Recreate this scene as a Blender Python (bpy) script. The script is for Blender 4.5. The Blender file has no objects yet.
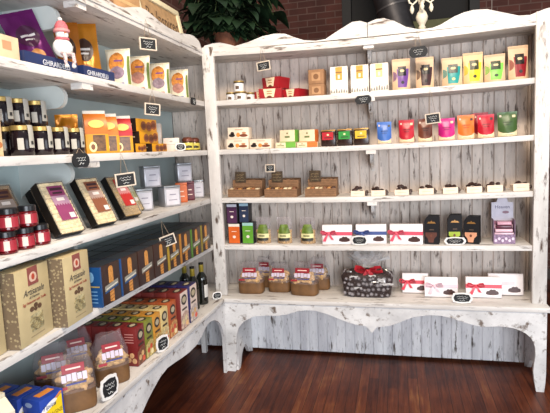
import bpy, bmesh, math, random
from mathutils import Matrix, Vector, noise
random.seed(7)
PI = math.pi
R = math.radians
sc = bpy.context.scene
COL = sc.collection

# ------------------------------------------------------------------ camera
cam_d = bpy.data.cameras.new('camera')
cam_d.sensor_fit = 'HORIZONTAL'; cam_d.sensor_width = 36.0
cam_d.lens = 491.44 / 550.0 * 36.0
cam_d.clip_start = .05; cam_d.clip_end = 60
cam = bpy.data.objects.new('camera', cam_d); COL.objects.link(cam)
def _cam(loc, yaw, pitch, roll):
    f = Vector((-math.sin(yaw)*math.cos(pitch), math.cos(yaw)*math.cos(pitch), math.sin(pitch)))
    r = f.cross(Vector((0, 0, 1))).normalized(); u = r.cross(f)
    c, s = math.cos(roll), math.sin(roll)
    r2 = c*r + s*u; u2 = -s*r + c*u
    m = Matrix((r2, u2, -f)).transposed().to_4x4(); m.translation = loc
    return m
cam.matrix_world = _cam(Vector((1.1948, -3.2441, 1.55)), R(14.092), R(-6.56), R(-2.618))
sc.camera = cam

# ------------------------------------------------------------------ world, lights, exposure
w = bpy.data.worlds.new('world'); sc.world = w; w.use_nodes = True
w.node_tree.nodes['Background'].inputs[0].default_value = (.92, .95, 1.0, 1)
w.node_tree.nodes['Background'].inputs[1].default_value = .27
def area(name, loc, target, sx, sy, power, col):
    d = bpy.data.lights.new(name, 'AREA'); d.shape = 'RECTANGLE'; d.size = sx; d.size_y = sy
    d.energy = power; d.color = col
    o = bpy.data.objects.new(name, d); COL.objects.link(o)
    o.location = loc
    o.rotation_euler = (Vector(target) - Vector(loc)).to_track_quat('-Z', 'Y').to_euler()
    return o
area('window_daylight', (2.6, -5.2, 1.25), (.8, 0, .8), 2.6, 2.0, 150, (.85, .92, 1.0))
area('shop_front_daylight', (4.2, -1.9, 1.5), (.2, -.4, 1.0), 1.8, 1.8, 26, (.88, .94, 1.0))
area('ceiling_lamp_glow', (1.3, -2.3, 3.6), (.7, 0, 1.5), 1.6, .5, 98, (1.0, .84, .66))
sc.view_settings.view_transform = 'Standard'
sc.view_settings.look = 'None'
sc.view_settings.gamma = 1.0
sc.view_settings.use_curve_mapping = False
sc.view_settings.exposure = 0.35

# ------------------------------------------------------------------ materials
def lin(h):
    h = h.lstrip('#')
    v = [int(h[i:i+2], 16) / 255 for i in (0, 2, 4)]
    return tuple(x/12.92 if x <= .04045 else ((x+.055)/1.055)**2.4 for x in v) + (1,)
_M = {}
def mat(h, rough=.5, metal=0., var=.06, alpha=1., trans=0., spec=.5, scale=18.):
    key = (h, rough, metal, var, alpha, trans, spec, scale)
    if key in _M: return _M[key]
    m = bpy.data.materials.new('surface_' + h.lstrip('#')); m.use_nodes = True
    nt = m.node_tree; b = nt.nodes['Principled BSDF']
    b.inputs['Roughness'].default_value = rough; b.inputs['Metallic'].default_value = metal
    b.inputs['Alpha'].default_value = alpha; b.inputs['Transmission Weight'].default_value = trans
    b.inputs['Specular IOR Level'].default_value = spec
    c = lin(h)
    if var > 0:
        tc = nt.nodes.new('ShaderNodeTexCoord'); n = nt.nodes.new('ShaderNodeTexNoise')
        n.inputs['Scale'].default_value = scale; n.inputs['Detail'].default_value = 3
        nt.links.new(tc.outputs['Object'], n.inputs['Vector'])
        r = nt.nodes.new('ShaderNodeValToRGB')
        r.color_ramp.elements[0].position = .3; r.color_ramp.elements[1].position = .7
        r.color_ramp.elements[0].color = tuple(x*(1-var*2) for x in c[:3]) + (1,)
        r.color_ramp.elements[1].color = tuple(min(1, x*(1+var)) for x in c[:3]) + (1,)
        nt.links.new(n.outputs['Fac'], r.inputs['Fac']); nt.links.new(r.outputs['Color'], b.inputs['Base Color'])
    else:
        b.inputs['Base Color'].default_value = c
    _M[key] = m
    return m
def new_mat(name):
    m = bpy.data.materials.new(name); m.use_nodes = True
    return m, m.node_tree, m.node_tree.nodes['Principled BSDF']
def N(nt, t, **kw):
    n = nt.nodes.new(t)
    for k, v in kw.items():
        if k in n.inputs: n.inputs[k].default_value = v
        else: setattr(n, k, v)
    return n
def ramp(nt, fac, stops):
    r = nt.nodes.new('ShaderNodeValToRGB'); e = r.color_ramp.elements
    while len(e) < len(stops): e.new(.5)
    for i, (p, c) in enumerate(stops):
        e[i].position = p; e[i].color = c if len(c) == 4 else tuple(c) + (1,)
    nt.links.new(fac, r.inputs['Fac']); return r
def scuffed(name, stretch, base='#dedad6', dark='#57453a', amount=.02, grey='#bfbab6'):
    """white-wash over dark wood, rubbed through in streaks along the grain"""
    m, nt, b = new_mat(name)
    tc = N(nt, 'ShaderNodeTexCoord')
    mp = N(nt, 'ShaderNodeMapping'); mp.inputs['Scale'].default_value = stretch
    nt.links.new(tc.outputs['Object'], mp.inputs['Vector'])
    n1 = N(nt, 'ShaderNodeTexNoise', Scale=1.0, Detail=5.0, Roughness=.62)
    n2 = N(nt, 'ShaderNodeTexNoise', Scale=.33, Detail=4.0, Roughness=.6)
    n3 = N(nt, 'ShaderNodeTexNoise', Scale=2.6, Detail=4.0, Roughness=.7)
    for n in (n1, n2, n3): nt.links.new(mp.outputs['Vector'], n.inputs['Vector'])
    tone = ramp(nt, n2.outputs['Fac'], [(.34, lin(grey)), (.62, lin(base))])
    m1 = ramp(nt, n1.outputs['Fac'], [(.60 - amount, (0, 0, 0)), (.70 - amount, (1, 1, 1))])
    m3 = ramp(nt, n3.outputs['Fac'], [(.62 - amount, (0, 0, 0)), (.74 - amount, (.55, .55, .55))])
    mx = N(nt, 'ShaderNodeMath', operation='MAXIMUM')
    nt.links.new(m1.outputs['Color'], mx.inputs[0]); nt.links.new(m3.outputs['Color'], mx.inputs[1])
    mix = N(nt, 'ShaderNodeMix', data_type='RGBA')
    nt.links.new(mx.outputs[0], mix.inputs['Factor'])
    nt.links.new(tone.outputs['Color'], mix.inputs['A'])
    mix.inputs['B'].default_value = lin(dark)
    nt.links.new(mix.outputs['Result'], b.inputs['Base Color'])
    b.inputs['Roughness'].default_value = .55
    bp = N(nt, 'ShaderNodeBump', Strength=.25, Distance=.002)
    nt.links.new(n1.outputs['Fac'], bp.inputs['Height']); nt.links.new(bp.outputs['Normal'], b.inputs['Normal'])
    return m
W_Z = scuffed('whitewash_upright', (26, 26, 7))
W_X = scuffed('whitewash_long', (5, 22, 30))
W_Y = scuffed('whitewash_deep', (22, 5, 30))
W_BEAD = scuffed('whitewash_beadboard_shaded', (34, 34, 6), base='#ded0c5', grey='#b8aca3', amount=.028, dark='#5a463a')  # same whitewash, with the warm shade of the upper compartments in its colour
W_BEAD_DAYLIT = scuffed('whitewash_beadboard_daylit', (34, 34, 6), base='#eeedee', grey='#cdccd0', amount=.024, dark='#4d4038')  # paler, cooler copy: low daylight on the boards is put into the colour
W_APR = scuffed('whitewash_apron', (14, 14, 16), base='#dedddd', grey='#bdbcbd', amount=.025, dark='#6a5c52')
PALE = scuffed('pale_bracket_paint', (6, 6, 6), base='#d5dad6', grey='#c2c9c7', amount=-.08, dark='#8a8680')
BLUE = scuffed('pale_blue_board', (3, 4, 6), base='#bccac9', grey='#a9b8ba', amount=-.12, dark='#6f7a80')
def floor_mat():
    m, nt, b = new_mat('red_oak_planks')
    tc = N(nt, 'ShaderNodeTexCoord')
    sx = N(nt, 'ShaderNodeSeparateXYZ'); nt.links.new(tc.outputs['Object'], sx.inputs[0])
    dv = N(nt, 'ShaderNodeMath', operation='DIVIDE'); dv.inputs[1].default_value = .062
    nt.links.new(sx.outputs['X'], dv.inputs[0])
    fl = N(nt, 'ShaderNodeMath', operation='FLOOR'); nt.links.new(dv.outputs[0], fl.inputs[0])
    fr = N(nt, 'ShaderNodeMath', operation='FRACT'); nt.links.new(dv.outputs[0], fr.inputs[0])
    wn = N(nt, 'ShaderNodeTexWhiteNoise', noise_dimensions='1D'); nt.links.new(fl.outputs[0], wn.inputs['W'])
    # boards have ends: offset each row
    ay = N(nt, 'ShaderNodeMath', operation='MULTIPLY_ADD'); ay.inputs[1].default_value = 7.3
    nt.links.new(wn.outputs['Value'], ay.inputs[0]); nt.links.new(sx.outputs['Y'], ay.inputs[2])
    dy = N(nt, 'ShaderNodeMath', operation='DIVIDE'); dy.inputs[1].default_value = 3.1; nt.links.new(ay.outputs[0], dy.inputs[0])
    fy = N(nt, 'ShaderNodeMath', operation='FLOOR'); nt.links.new(dy.outputs[0], fy.inputs[0])
    cm = N(nt, 'ShaderNodeCombineXYZ'); nt.links.new(fl.outputs[0], cm.inputs[0]); nt.links.new(fy.outputs[0], cm.inputs[1])
    wn2 = N(nt, 'ShaderNodeTexWhiteNoise', noise_dimensions='2D'); nt.links.new(cm.outputs[0], wn2.inputs['Vector'])
    mp = N(nt, 'ShaderNodeMapping'); mp.inputs['Scale'].default_value = (46, 3.0, 1)
    nt.links.new(tc.outputs['Object'], mp.inputs['Vector'])
    gr = N(nt, 'ShaderNodeTexNoise', Scale=1.0, Detail=5.0, Roughness=.65); nt.links.new(mp.outputs['Vector'], gr.inputs['Vector'])
    st = N(nt, 'ShaderNodeTexNoise', Scale=2.1, Detail=3.0, Roughness=.6); nt.links.new(tc.outputs['Object'], st.inputs['Vector'])
    a = N(nt, 'ShaderNodeMath', operation='MULTIPLY_ADD'); a.inputs[1].default_value = .30
    nt.links.new(wn2.outputs['Value'], a.inputs[0]); nt.links.new(gr.outputs['Fac'], a.inputs[2])
    a2 = N(nt, 'ShaderNodeMath', operation='MULTIPLY_ADD'); a2.inputs[1].default_value = .95
    nt.links.new(st.outputs['Fac'], a2.inputs[0]); nt.links.new(a.outputs[0], a2.inputs[2])
    r = ramp(nt, a2.outputs[0], [(.72, lin('#1a0d08')), (.95, lin('#3e1a0f')), (1.15, lin('#66331c')), (1.38, lin('#956233'))])
    for e, p in zip(r.color_ramp.elements, (.30, .52, .72, .95)): e.position = p
    sc_ = N(nt, 'ShaderNodeMath', operation='MULTIPLY'); sc_.inputs[1].default_value = .555
    nt.links.new(a2.outputs[0], sc_.inputs[0])
    for l in list(nt.links):
        if l.to_node == r: nt.links.remove(l)
    nt.links.new(sc_.outputs[0], r.inputs['Fac'])
    # dark joints
    e1 = N(nt, 'ShaderNodeMath', operation='LESS_THAN'); e1.inputs[1].default_value = .045; nt.links.new(fr.outputs[0], e1.inputs[0])
    mix = N(nt, 'ShaderNodeMix', data_type='RGBA'); nt.links.new(e1.outputs[0], mix.inputs['Factor'])
    nt.links.new(r.outputs['Color'], mix.inputs['A']); mix.inputs['B'].default_value = lin('#160a07')
    nt.links.new(mix.outputs['Result'], b.inputs['Base Color'])
    b.inputs['Roughness'].default_value = .42; b.inputs['Specular IOR Level'].default_value = .35
    bp = N(nt, 'ShaderNodeBump', Strength=.3, Distance=.003); nt.links.new(gr.outputs['Fac'], bp.inputs['Height'])
    nt.links.new(bp.outputs['Normal'], b.inputs['Normal'])
    return m
def brick_mat(axis):
    m, nt, b = new_mat('old_red_brick_' + axis)
    tc = N(nt, 'ShaderNodeTexCoord'); s = N(nt, 'ShaderNodeSeparateXYZ'); nt.links.new(tc.outputs['Object'], s.inputs[0])
    c = N(nt, 'ShaderNodeCombineXYZ'); nt.links.new(s.outputs['X' if axis == 'x' else 'Y'], c.inputs[0]); nt.links.new(s.outputs['Z'], c.inputs[1])
    br = N(nt, 'ShaderNodeTexBrick', Scale=1.0)
    br.inputs['Brick Width'].default_value = .215; br.inputs['Row Height'].default_value = .072; br.inputs['Mortar Size'].default_value = .006
    br.inputs['Color1'].default_value = lin('#63352b'); br.inputs['Color2'].default_value = lin('#4a251e'); br.inputs['Mortar'].default_value = lin('#6a5048')
    nt.links.new(c.outputs[0], br.inputs['Vector'])
    n = N(nt, 'ShaderNodeTexNoise', Scale=5.0, Detail=5.0); nt.links.new(tc.outputs['Object'], n.inputs['Vector'])
    r = ramp(nt, n.outputs['Fac'], [(.3, (.55, .52, .5)), (.7, (1, 1, 1))])
    mx = N(nt, 'ShaderNodeMix', data_type='RGBA', blend_type='MULTIPLY'); mx.inputs['Factor'].default_value = .8
    nt.links.new(br.outputs['Color'], mx.inputs['A']); nt.links.new(r.outputs['Color'], mx.inputs['B'])
    nt.links.new(mx.outputs['Result'], b.inputs['Base Color']); b.inputs['Roughness'].default_value = .85
    bp = N(nt, 'ShaderNodeBump', Strength=.5, Distance=.006); bp.invert = True
    nt.links.new(br.outputs['Fac'], bp.inputs['Height']); nt.links.new(bp.outputs['Normal'], b.inputs['Normal'])
    return m
def spotted(name, base, spot, scale, thr):
    m, nt, b = new_mat(name)
    tc = N(nt, 'ShaderNodeTexCoord')
    v = N(nt, 'ShaderNodeTexVoronoi', Scale=scale); nt.links.new(tc.outputs['Object'], v.inputs['Vector'])
    r = ramp(nt, v.outputs['Distance'], [(thr, lin(spot)), (thr + .07, lin(base))])
    nt.links.new(r.outputs['Color'], b.inputs['Base Color']); b.inputs['Roughness'].default_value = .35
    return m
STONE = spotted('printed_stone_pattern', '#75634e', '#a3916f', 75, .30)
FILM = mat('#c4b9c0', rough=.14, var=0, alpha=.12, spec=1.0)
FILM_G = mat('#776e70', rough=.12, var=0, alpha=.06, spec=.3)
FILM_F = mat('#e6e4e4', rough=.1, var=0, alpha=.55, spec=1.0)  # whiter, denser film: cellophane sparkle put into its colour
FILM_T = mat('#d3d0cf', rough=.12, var=0, alpha=.34, spec=1.0)
CHALK = mat('#d9dad8', rough=.9, var=0)
SLATE = mat('#15161a', rough=.7, var=.1)
TWINE = mat('#9c8872', rough=.9)
TAGFRAME = mat('#cdbfae', rough=.7, var=.1)
WHITE = mat('#e9e5e2', rough=.45)
KRAFT = mat('#a98565', rough=.8)

# ------------------------------------------------------------------ mesh builder
# the long shelves bend a little under their load
Z2, Z3, Z4, Z5, ZB = 1.904, 1.570, 1.232, .898, .534
SAG = {2.241: .021, Z2: .015, Z3: .015, Z4: .013, Z5: .005}
def sag_shape(x):
    t = min(1, max(0, x/1.99)); return 4*t*(1-t)
def sag_at(x, z):
    lv = [k for k in SAG if z > k - .001]
    S = SAG[max(lv)] if lv else 0
    t = min(1, max(0, x/1.99))
    return -S*4*t*(1-t), S*4*(1-2*t)/1.99
class MB:
    def __init__(s, M=None): s.bm = bmesh.new(); s.M = M or Matrix(); s.mi = 0
    def v(s, p): return s.bm.verts.new(s.M @ Vector(p))
    def f(s, vs):
        try: fc = s.bm.faces.new(vs)
        except ValueError: return None
        fc.material_index = s.mi; fc.smooth = True
        return fc
    def box(s, x0, x1, y0, y1, z0, z1, bev=0.):
        if bev <= 0:
            p = [s.v((x, y, z)) for z in (z0, z1) for x, y in ((x0, y0), (x1, y0), (x1, y1), (x0, y1))]
            for q in ((3, 2, 1, 0), (4, 5, 6, 7), (0, 1, 5, 4), (1, 2, 6, 5), (2, 3, 7, 6), (3, 0, 4, 7)): s.f([p[i] for i in q])
            return s
        t = bmesh.new(); p = [t.verts.new((x, y, z)) for z in (z0, z1) for x, y in ((x0, y0), (x1, y0), (x1, y1), (x0, y1))]
        for q in ((3, 2, 1, 0), (4, 5, 6, 7), (0, 1, 5, 4), (1, 2, 6, 5), (2, 3, 7, 6), (3, 0, 4, 7)): t.faces.new([p[i] for i in q])
        bmesh.ops.bevel(t, geom=list(t.edges), offset=bev, segments=2, affect='EDGES', profile=.5)
        s.add(t); return s
    def add(s, t):
        mp = {v: s.v(v.co) for v in t.verts}
        for fc in t.faces: s.f([mp[v] for v in fc.verts])
        t.free()
    def loft(s, rings, closed=True, cap0=True, cap1=True):
        vs = [[s.v(p) for p in r] for r in rings]
        n = len(rings[0])
        for a, b in zip(vs, vs[1:]):
            for i in range(n if closed else n - 1):
                j = (i + 1) % n; s.f([a[i], a[j], b[j], b[i]])
        if closed and cap0: s.f(list(reversed(vs[0])))
        if closed and cap1: s.f(vs[-1])
        return s
    def lathe(s, prof, seg=20, c=(0, 0), a0=0., a1=2*PI, caps=True):
        full = abs(a1 - a0 - 2*PI) < 1e-6
        n = seg if full else seg + 1
        rings = [[(c[0] + r*math.cos(a0 + (a1-a0)*i/seg), c[1] + r*math.sin(a0 + (a1-a0)*i/seg), z) for i in range(n)] for r, z in prof]
        return s.loft(rings, full, caps, caps)
    def tube(s, pts, r, seg=6):
        pts = [Vector(p) for p in pts]; rings = []
        for i, p in enumerate(pts):
            d = (pts[min(i+1, len(pts)-1)] - pts[max(i-1, 0)]).normalized()
            a = d.cross(Vector((0, 0, 1)));
            if a.length < .05: a = d.cross(Vector((1, 0, 0)))
            a.normalize(); b = d.cross(a)
            rr = r[i] if isinstance(r, (list, tuple)) else r
            rings.append([p + rr*(math.cos(2*PI*k/seg)*a + math.sin(2*PI*k/seg)*b) for k in range(seg)])
        return s.loft(rings)
    def prism(s, pts, plane, a, b):
        def P(q, t): return {'xz': (q[0], t, q[1]), 'yz': (t, q[0], q[1]), 'xy': (q[0], q[1], t)}[plane]
        t = bmesh.new()
        A = [t.verts.new(P(q, a)) for q in pts]; B = [t.verts.new(P(q, b)) for q in pts]; n = len(pts)
        t.faces.new(A); t.faces.new(list(reversed(B)))
        for i in range(n): t.faces.new([A[i], B[i], B[(i+1) % n], A[(i+1) % n]])
        for f in t.faces: f.normal_update()
        bmesh.ops.triangulate(t, faces=[f for f in t.faces if len(f.verts) > 4])
        bmesh.ops.recalc_face_normals(t, faces=list(t.faces))
        s.add(t); return s
    def ball(s, c, rx, ry, rz, seg=14, rings=9):
        R_ = [[(c[0] + rx*math.sin(PI*(j+.02)/(rings+.04))*math.cos(2*PI*i/seg), c[1] + ry*math.sin(PI*(j+.02)/(rings+.04))*math.sin(2*PI*i/seg), c[2] - rz*math.cos(PI*(j+.02)/(rings+.04))) for i in range(seg)] for j in range(rings+1)]
        return s.loft(R_)
    def grid(s, fn, nu, nv):
        vs = [[s.v(fn(i/nu, j/nv)) for i in range(nu+1)] for j in range(nv+1)]
        for j in range(nv):
            for i in range(nu): s.f([vs[j][i], vs[j][i+1], vs[j+1][i+1], vs[j+1][i]])
        return s
    def sag(s, amount, x0=-.083, x1=2.073, n=14):
        for k in range(1, n):
            x = x0 + (x1-x0)*k/n
            bmesh.ops.bisect_plane(s.bm, geom=list(s.bm.verts) + list(s.bm.edges) + list(s.bm.faces), plane_co=(x, 0, 0), plane_no=(1, 0, 0))
        for v in s.bm.verts: v.co.z -= amount*sag_shape(v.co.x)
        return s
    def build(s, name, m, parent=None, sharp=35):
        me = bpy.data.meshes.new(name); s.bm.to_mesh(me); s.bm.free()
        for x in (m if isinstance(m, (list, tuple)) else [m]): me.materials.append(x)
        me.set_sharp_from_angle(angle=R(sharp))
        o = bpy.data.objects.new(name, me); COL.objects.link(o)
        if parent: o.parent = parent
        return o
def tag(o, label, cat, group=None):
    o['label'] = label; o['category'] = cat
    if group: o['group'] = group
    return o
def thing(name, label, cat, loc, rz=0., group=None, tilt=0., roll=0., hung=False):
    o = bpy.data.objects.new(name, None); COL.objects.link(o); o.empty_display_size = .05
    sl = Matrix()
    if loc[0] > 0 and -.03 < loc[1] < .5 and .85 < loc[2] < 2.4:
        dz, s_ = sag_at(loc[0], loc[2]); loc = (loc[0], loc[1], loc[2] + dz)
        if not hung: sl = Matrix.Rotation(math.atan(s_), 4, 'Y')
    m = Matrix.Translation(Vector(loc) + Vector((0, 0, .0012))) @ sl @ Matrix.Rotation(R(rz), 4, 'Z') @ Matrix.Rotation(R(roll), 4, 'Y') @ Matrix.Rotation(R(tilt), 4, 'X')
    o.matrix_world = m
    return tag(o, label, cat, group)
def struct(o): o['kind'] = 'structure'; return o

def text(s, size, m, parent, loc, face='front', width=None, shear=0.):
    cu = bpy.data.curves.new('lettering', 'FONT'); cu.body = s; cu.size = size; cu.align_x = 'CENTER'; cu.align_y = 'CENTER'
    cu.extrude = .0003; cu.shear = shear; cu.resolution_u = 2
    t = bpy.data.objects.new('lettering', cu); COL.objects.link(t)
    dg = bpy.context.evaluated_depsgraph_get(); dg.update()
    me = bpy.data.meshes.new_from_object(t.evaluated_get(dg))
    bpy.data.objects.remove(t); bpy.data.curves.remove(cu)
    rot = {'front': Matrix.Rotation(R(90), 4, 'X'), 'right': Matrix.Rotation(R(90), 4, 'Z') @ Matrix.Rotation(R(90), 4, 'X'),
           'left': Matrix.Rotation(R(-90), 4, 'Z') @ Matrix.Rotation(R(90), 4, 'X'), 'top': Matrix()}[face]
    sx = 1.
    if width and me.vertices:
        xs = [v.co.x for v in me.vertices]; sx = width / max(1e-6, max(xs) - min(xs))
    me.transform(Matrix.Translation(Vector(loc)) @ rot @ Matrix.Diagonal((sx, 1, 1, 1)))
    me.materials.clear(); me.materials.append(m)
    o = bpy.data.objects.new('lettering', me); COL.objects.link(o); o.parent = parent
    return o

# a flat label lying on one face of a box of size w,d,h (origin: middle of the base)
def face_pt(face, w, d, h, u, v, t):
    if face == 'front': return ((u-.5)*w, -d/2 - t, v*h)
    if face == 'right': return (w/2 + t, (u-.5)*d, v*h)
    if face == 'left': return (-w/2 - t, (.5-u)*d, v*h)
    if face == 'top': return ((u-.5)*w, (v-.5)*d, h + t)
def panel(parent, name, m, face, dims, pts, t=.0009, ret=False):
    """pts: outline in face fractions (4 numbers u0,u1,v0,v1, or a list of points)"""
    w_, d_, h_ = dims
    if not isinstance(pts[0], (list, tuple)):
        u0, u1, v0, v1 = pts; pts = [(u0, v0), (u1, v0), (u1, v1), (u0, v1)]
    b = MB(); n = len(pts)
    A = [b.v(face_pt(face, w_, d_, h_, u, v, .0001)) for u, v in pts]; B = [b.v(face_pt(face, w_, d_, h_, u, v, t)) for u, v in pts]
    b.f(B)
    for i in range(n): b.f([A[i], A[(i+1) % n], B[(i+1) % n], B[i]])
    return b.build(name, m, parent)
def oval(cu, cv, ru, rv, n=14): return [(cu + ru*math.cos(2*PI*i/n), cv + rv*math.sin(2*PI*i/n)) for i in range(n)]
def carton_body(parent, dims, m, name='carton_body', bev=.0015):
    w_, d_, h_ = dims
    return MB().box(-w_/2, w_/2, -d_/2, d_/2, 0, h_, bev).build(name, m, parent)
def scribble(parent, m, x0, x1, z, amp, y, n=9, r=.0011, name='chalk_writing'):
    ph = random.random()*6
    pts = []
    for i in range(n*3):
        t = i/(n*3-1)
        pts.append((x0 + (x1-x0)*t, y, z + amp*math.sin(ph + t*n*2.4)*(.6 + .4*math.sin(ph*3 + t*17))))
    return MB().tube(pts, r, 4).build(name, m, parent)

# flexible stand-up pouch --------------------------------------------------
class Pouch:
    def __init__(s, w, d, h, pw=1.4, neck=.0, seal=.9, wob=.0, seed=0, ex=2.4):
        s.ex = ex
        s.w, s.d, s.h, s.pw, s.neck, s.seal, s.wob, s.seed = w, d, h, pw, neck, seal, wob, seed
    def dims(s, v):
        t = min(1, v / s.seal)
        dy = s.d/2*max(.0, (1 - t**s.pw)) + .0022
        dx = s.w/2*(1 - .05*math.sin(PI*v) - s.neck*v**2)
        if v < .06: dx *= .94 + v; dy *= .9 + 1.6*v
        return dx, dy
    def pt(s, u, v, side=-1, off=0.):
        dx, dy = s.dims(v)
        y = dy*(1 - abs(u)**s.ex)
        if s.wob:
            y += s.wob*(noise.noise(Vector((u*2.5 + s.seed, v*4, side*3.)))) * min(1, v*3)
        y = max(y, .0008)
        return (u*dx, side*(y + off), v*s.h)
    def body(s, name, m, parent, nu=12, nv=12):
        b = MB(); rings = []
        for j in range(nv+1):
            v = j/nv
            rings.append([s.pt(-1 + 2*i/nu, v, -1) for i in range(nu+1)] + [s.pt(1 - 2*i/nu, v, 1) for i in range(1, nu)])
        b.loft(rings); return b.build(name, m, parent, 60)
    def patch(s, name, m, parent, u0, u1, v0, v1, off=.0014, nu=8, nv=8, shape=None):
        def fn(a, c):
            v = v0 + (v1-v0)*c; k = shape(c) if shape else (0, 1)
            uu = u0 + (u1-u0)*(k[0] + (k[1]-k[0])*a)
            return s.pt(uu, v, -1, off)
        return MB().grid(fn, nu, nv).build(name, m, parent, 60)

ORD = ['first', 'second', 'third', 'fourth', 'fifth', 'sixth', 'seventh', 'eighth', 'ninth']
TH = .034; YB = .29; XB = -.475; YE = -2.35

# ================================================================== structure
fl = struct(MB().box(-3, 6, -6.5, 2.7, -.06, 0).build('floor', floor_mat()))
wb = struct(MB().box(-3, .62, 2.6, 2.8, 0, 4.2).box(2.08, 6, 2.6, 2.8, 0, 4.2).box(.62, 2.08, 2.6, 2.8, 3.5, 4.2).build('wall_back', brick_mat('x')))
wl = struct(MB().box(-.75, -.53, -6.5, 2.6, 0, 4.2).build('wall_left', brick_mat('y')))
dd = struct(MB().box(.62, 2.08, 2.72, 2.76, 0, 3.5).build('door_1', mat('#100e0f', rough=.7)))
MB().box(.62, .72, 2.58, 2.72, 0, 3.5).box(1.98, 2.08, 2.58, 2.72, 0, 3.5).box(.72, 1.98, 2.58, 2.72, 3.4, 3.5).build('door_frame', mat('#121011', rough=.6), dd)
MB().box(1.30, 1.34, 2.66, 2.72, 0, 3.4).build('door_mullion', mat('#0c0b0c', rough=.5), dd)
struct(MB().box(-.53, .62, 2.585, 2.6, 0, .12).box(2.08, 6, 2.585, 2.6, 0, .12).build('baseboard_back', mat('#3a2a22')))

# ================================================================== back shelving unit
bu = thing('shelving_unit', 'long whitewashed shelving unit with bench base and beadboard back facing the camera', 'shelving unit', (0, 0, -.0012))
def beadboard(x0, x1, z0, z1, y, depth=.012, pitch=.068, g=.0045):
    b = MB(); prof = []
    x = x0
    while x < x1 - .01:
        e = min(x + pitch, x1)
        prof += [(x, y + .008), (x + g, y), (e - g, y)]
        x = e
    prof += [(x1, y + .008), (x1, y + depth), (x0, y + depth)]
    return b.prism(prof, 'xy', z0, z1)
beadboard(-.083, 2.045, ZB, 2.205, YB).build('back_panel', W_BEAD, bu)
beadboard(-.083, 2.045, .022, ZB - .03, YB).build('lower_back_panel', W_BEAD_DAYLIT, bu)
MB().box(-.0825, 2.078, -.093, YB + .012, ZB - .03, ZB, .004).build('bench_top', W_X, bu)
for z in (Z2, Z3, Z4, Z5): MB().box(-.083, 1.992, .0, YB, z - TH, z, .002).sag(SAG[z]).build('shelf', W_X, bu)
MB().box(-.083, 2.073, .0, YB + .012, 2.205, 2.241, .002).sag(SAG[2.241]).build('top_shelf', W_X, bu)
MB().box(-.082, .0, -.014, .018, ZB, 2.262, .003).build('post', W_Z, bu)
MB().box(1.992, 2.073, -.014, .018, ZB, 2.275, .003).build('post', W_Z, bu)
MB().box(2.046, 2.073, .018, YB + .012, ZB, 2.205).build('side_panel', W_Z, bu)
MB().box(-.0835, 2.0, -.010, .004, 2.200, 2.243, .003).sag(SAG[2.241]).build('top_rail', W_X, bu)
crL = [(-.083, 2.252), (-.06, 2.275), (-.005, 2.285), (.05, 2.287), (.11, 2.272), (.155, 2.256), (.25, 2.276), (.352, 2.306), (.427, 2.315), (.501, 2.309), (.56, 2.282), (.625, 2.257), (.70, 2.247), (.765, 2.252), (.84, 2.293), (.936, 2.341), (.986, 2.342), (1.028, 2.326)]
crR = [(1.032, 2.326), (1.084, 2.342), (1.133, 2.342), (1.193, 2.320), (1.264, 2.276), (1.346, 2.252), (1.42, 2.254), (1.469, 2.268), (1.543, 2.305), (1.6, 2.323), (1.654, 2.330), (1.728, 2.325), (1.81, 2.297), (1.90, 2.266), (1.961, 2.262), (2.032, 2.285), (2.073, 2.293)]
for c in (crL, crR):
    MB().prism([(c[0][0], 2.2415)] + c + [(c[-1][0], 2.2415)], 'xz', -.004, .016).sag(SAG[2.241]*.6).build('crown_board', W_X, bu, 50)
# scalloped apron and legs
ap = [(.146, .374), (.216, .41), (.305, .42), (.371, .42), (.447, .432), (.524, .457), (.588, .468), (.651, .466), (.734, .443), (.835, .404), (.916, .381), (.985, .372), (1.0, .352), (1.018, .326), (1.036, .352), (1.05, .368), (1.135, .383), (1.169, .396), (1.23, .425), (1.285, .448), (1.38, .464), (1.45, .462), (1.51, .450), (1.62, .415), (1.692, .400), (1.798, .409), (1.87, .400)]
MB().prism([(.146, .504)] + ap + [(1.87, .504)], 'xz', -.086, -.064).build('apron', W_APR, bu, 50)
MB().box(1.002, 1.036, -.089, -.086, .372, .503).build('apron_block', W_APR, bu)
MB().prism([(-.017, .504), (-.017, .2), (-.012, .1), (-.006, .0), (.060, .0), (.068, .06), (.075, .12), (.074, .18), (.077, .235), (.085, .28), (.097, .318), (.12, .35), (.146, .374), (.146, .504)], 'xz', -.086, -.062).build('leg', W_APR, bu, 50)
MB().prism([(1.87, .504), (1.87, .400), (1.903, .389), (1.94, .37), (1.965, .348), (1.985, .315), (1.995, .28), (1.997, .232), (1.99, .18), (1.986, .132), (1.992, .07), (2.004, .0), (2.048, .0), (2.054, .06), (2.057, .118), (2.057, .504)], 'xz', -.086, -.062).build('leg', W_APR, bu, 50)
sp = [(-.062, .504), (-.062, .0), (-.02, .0), (0, .03), (.03, .085), (.07, .115), (.12, .12), (.16, .09), (.2, .03), (.28, .0), (.288, .0), (.288, .504)]
for x in (.052, 2.022): MB().prism(sp, 'yz', x, x + .024).build('leg_panel', W_APR, bu, 50)
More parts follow.
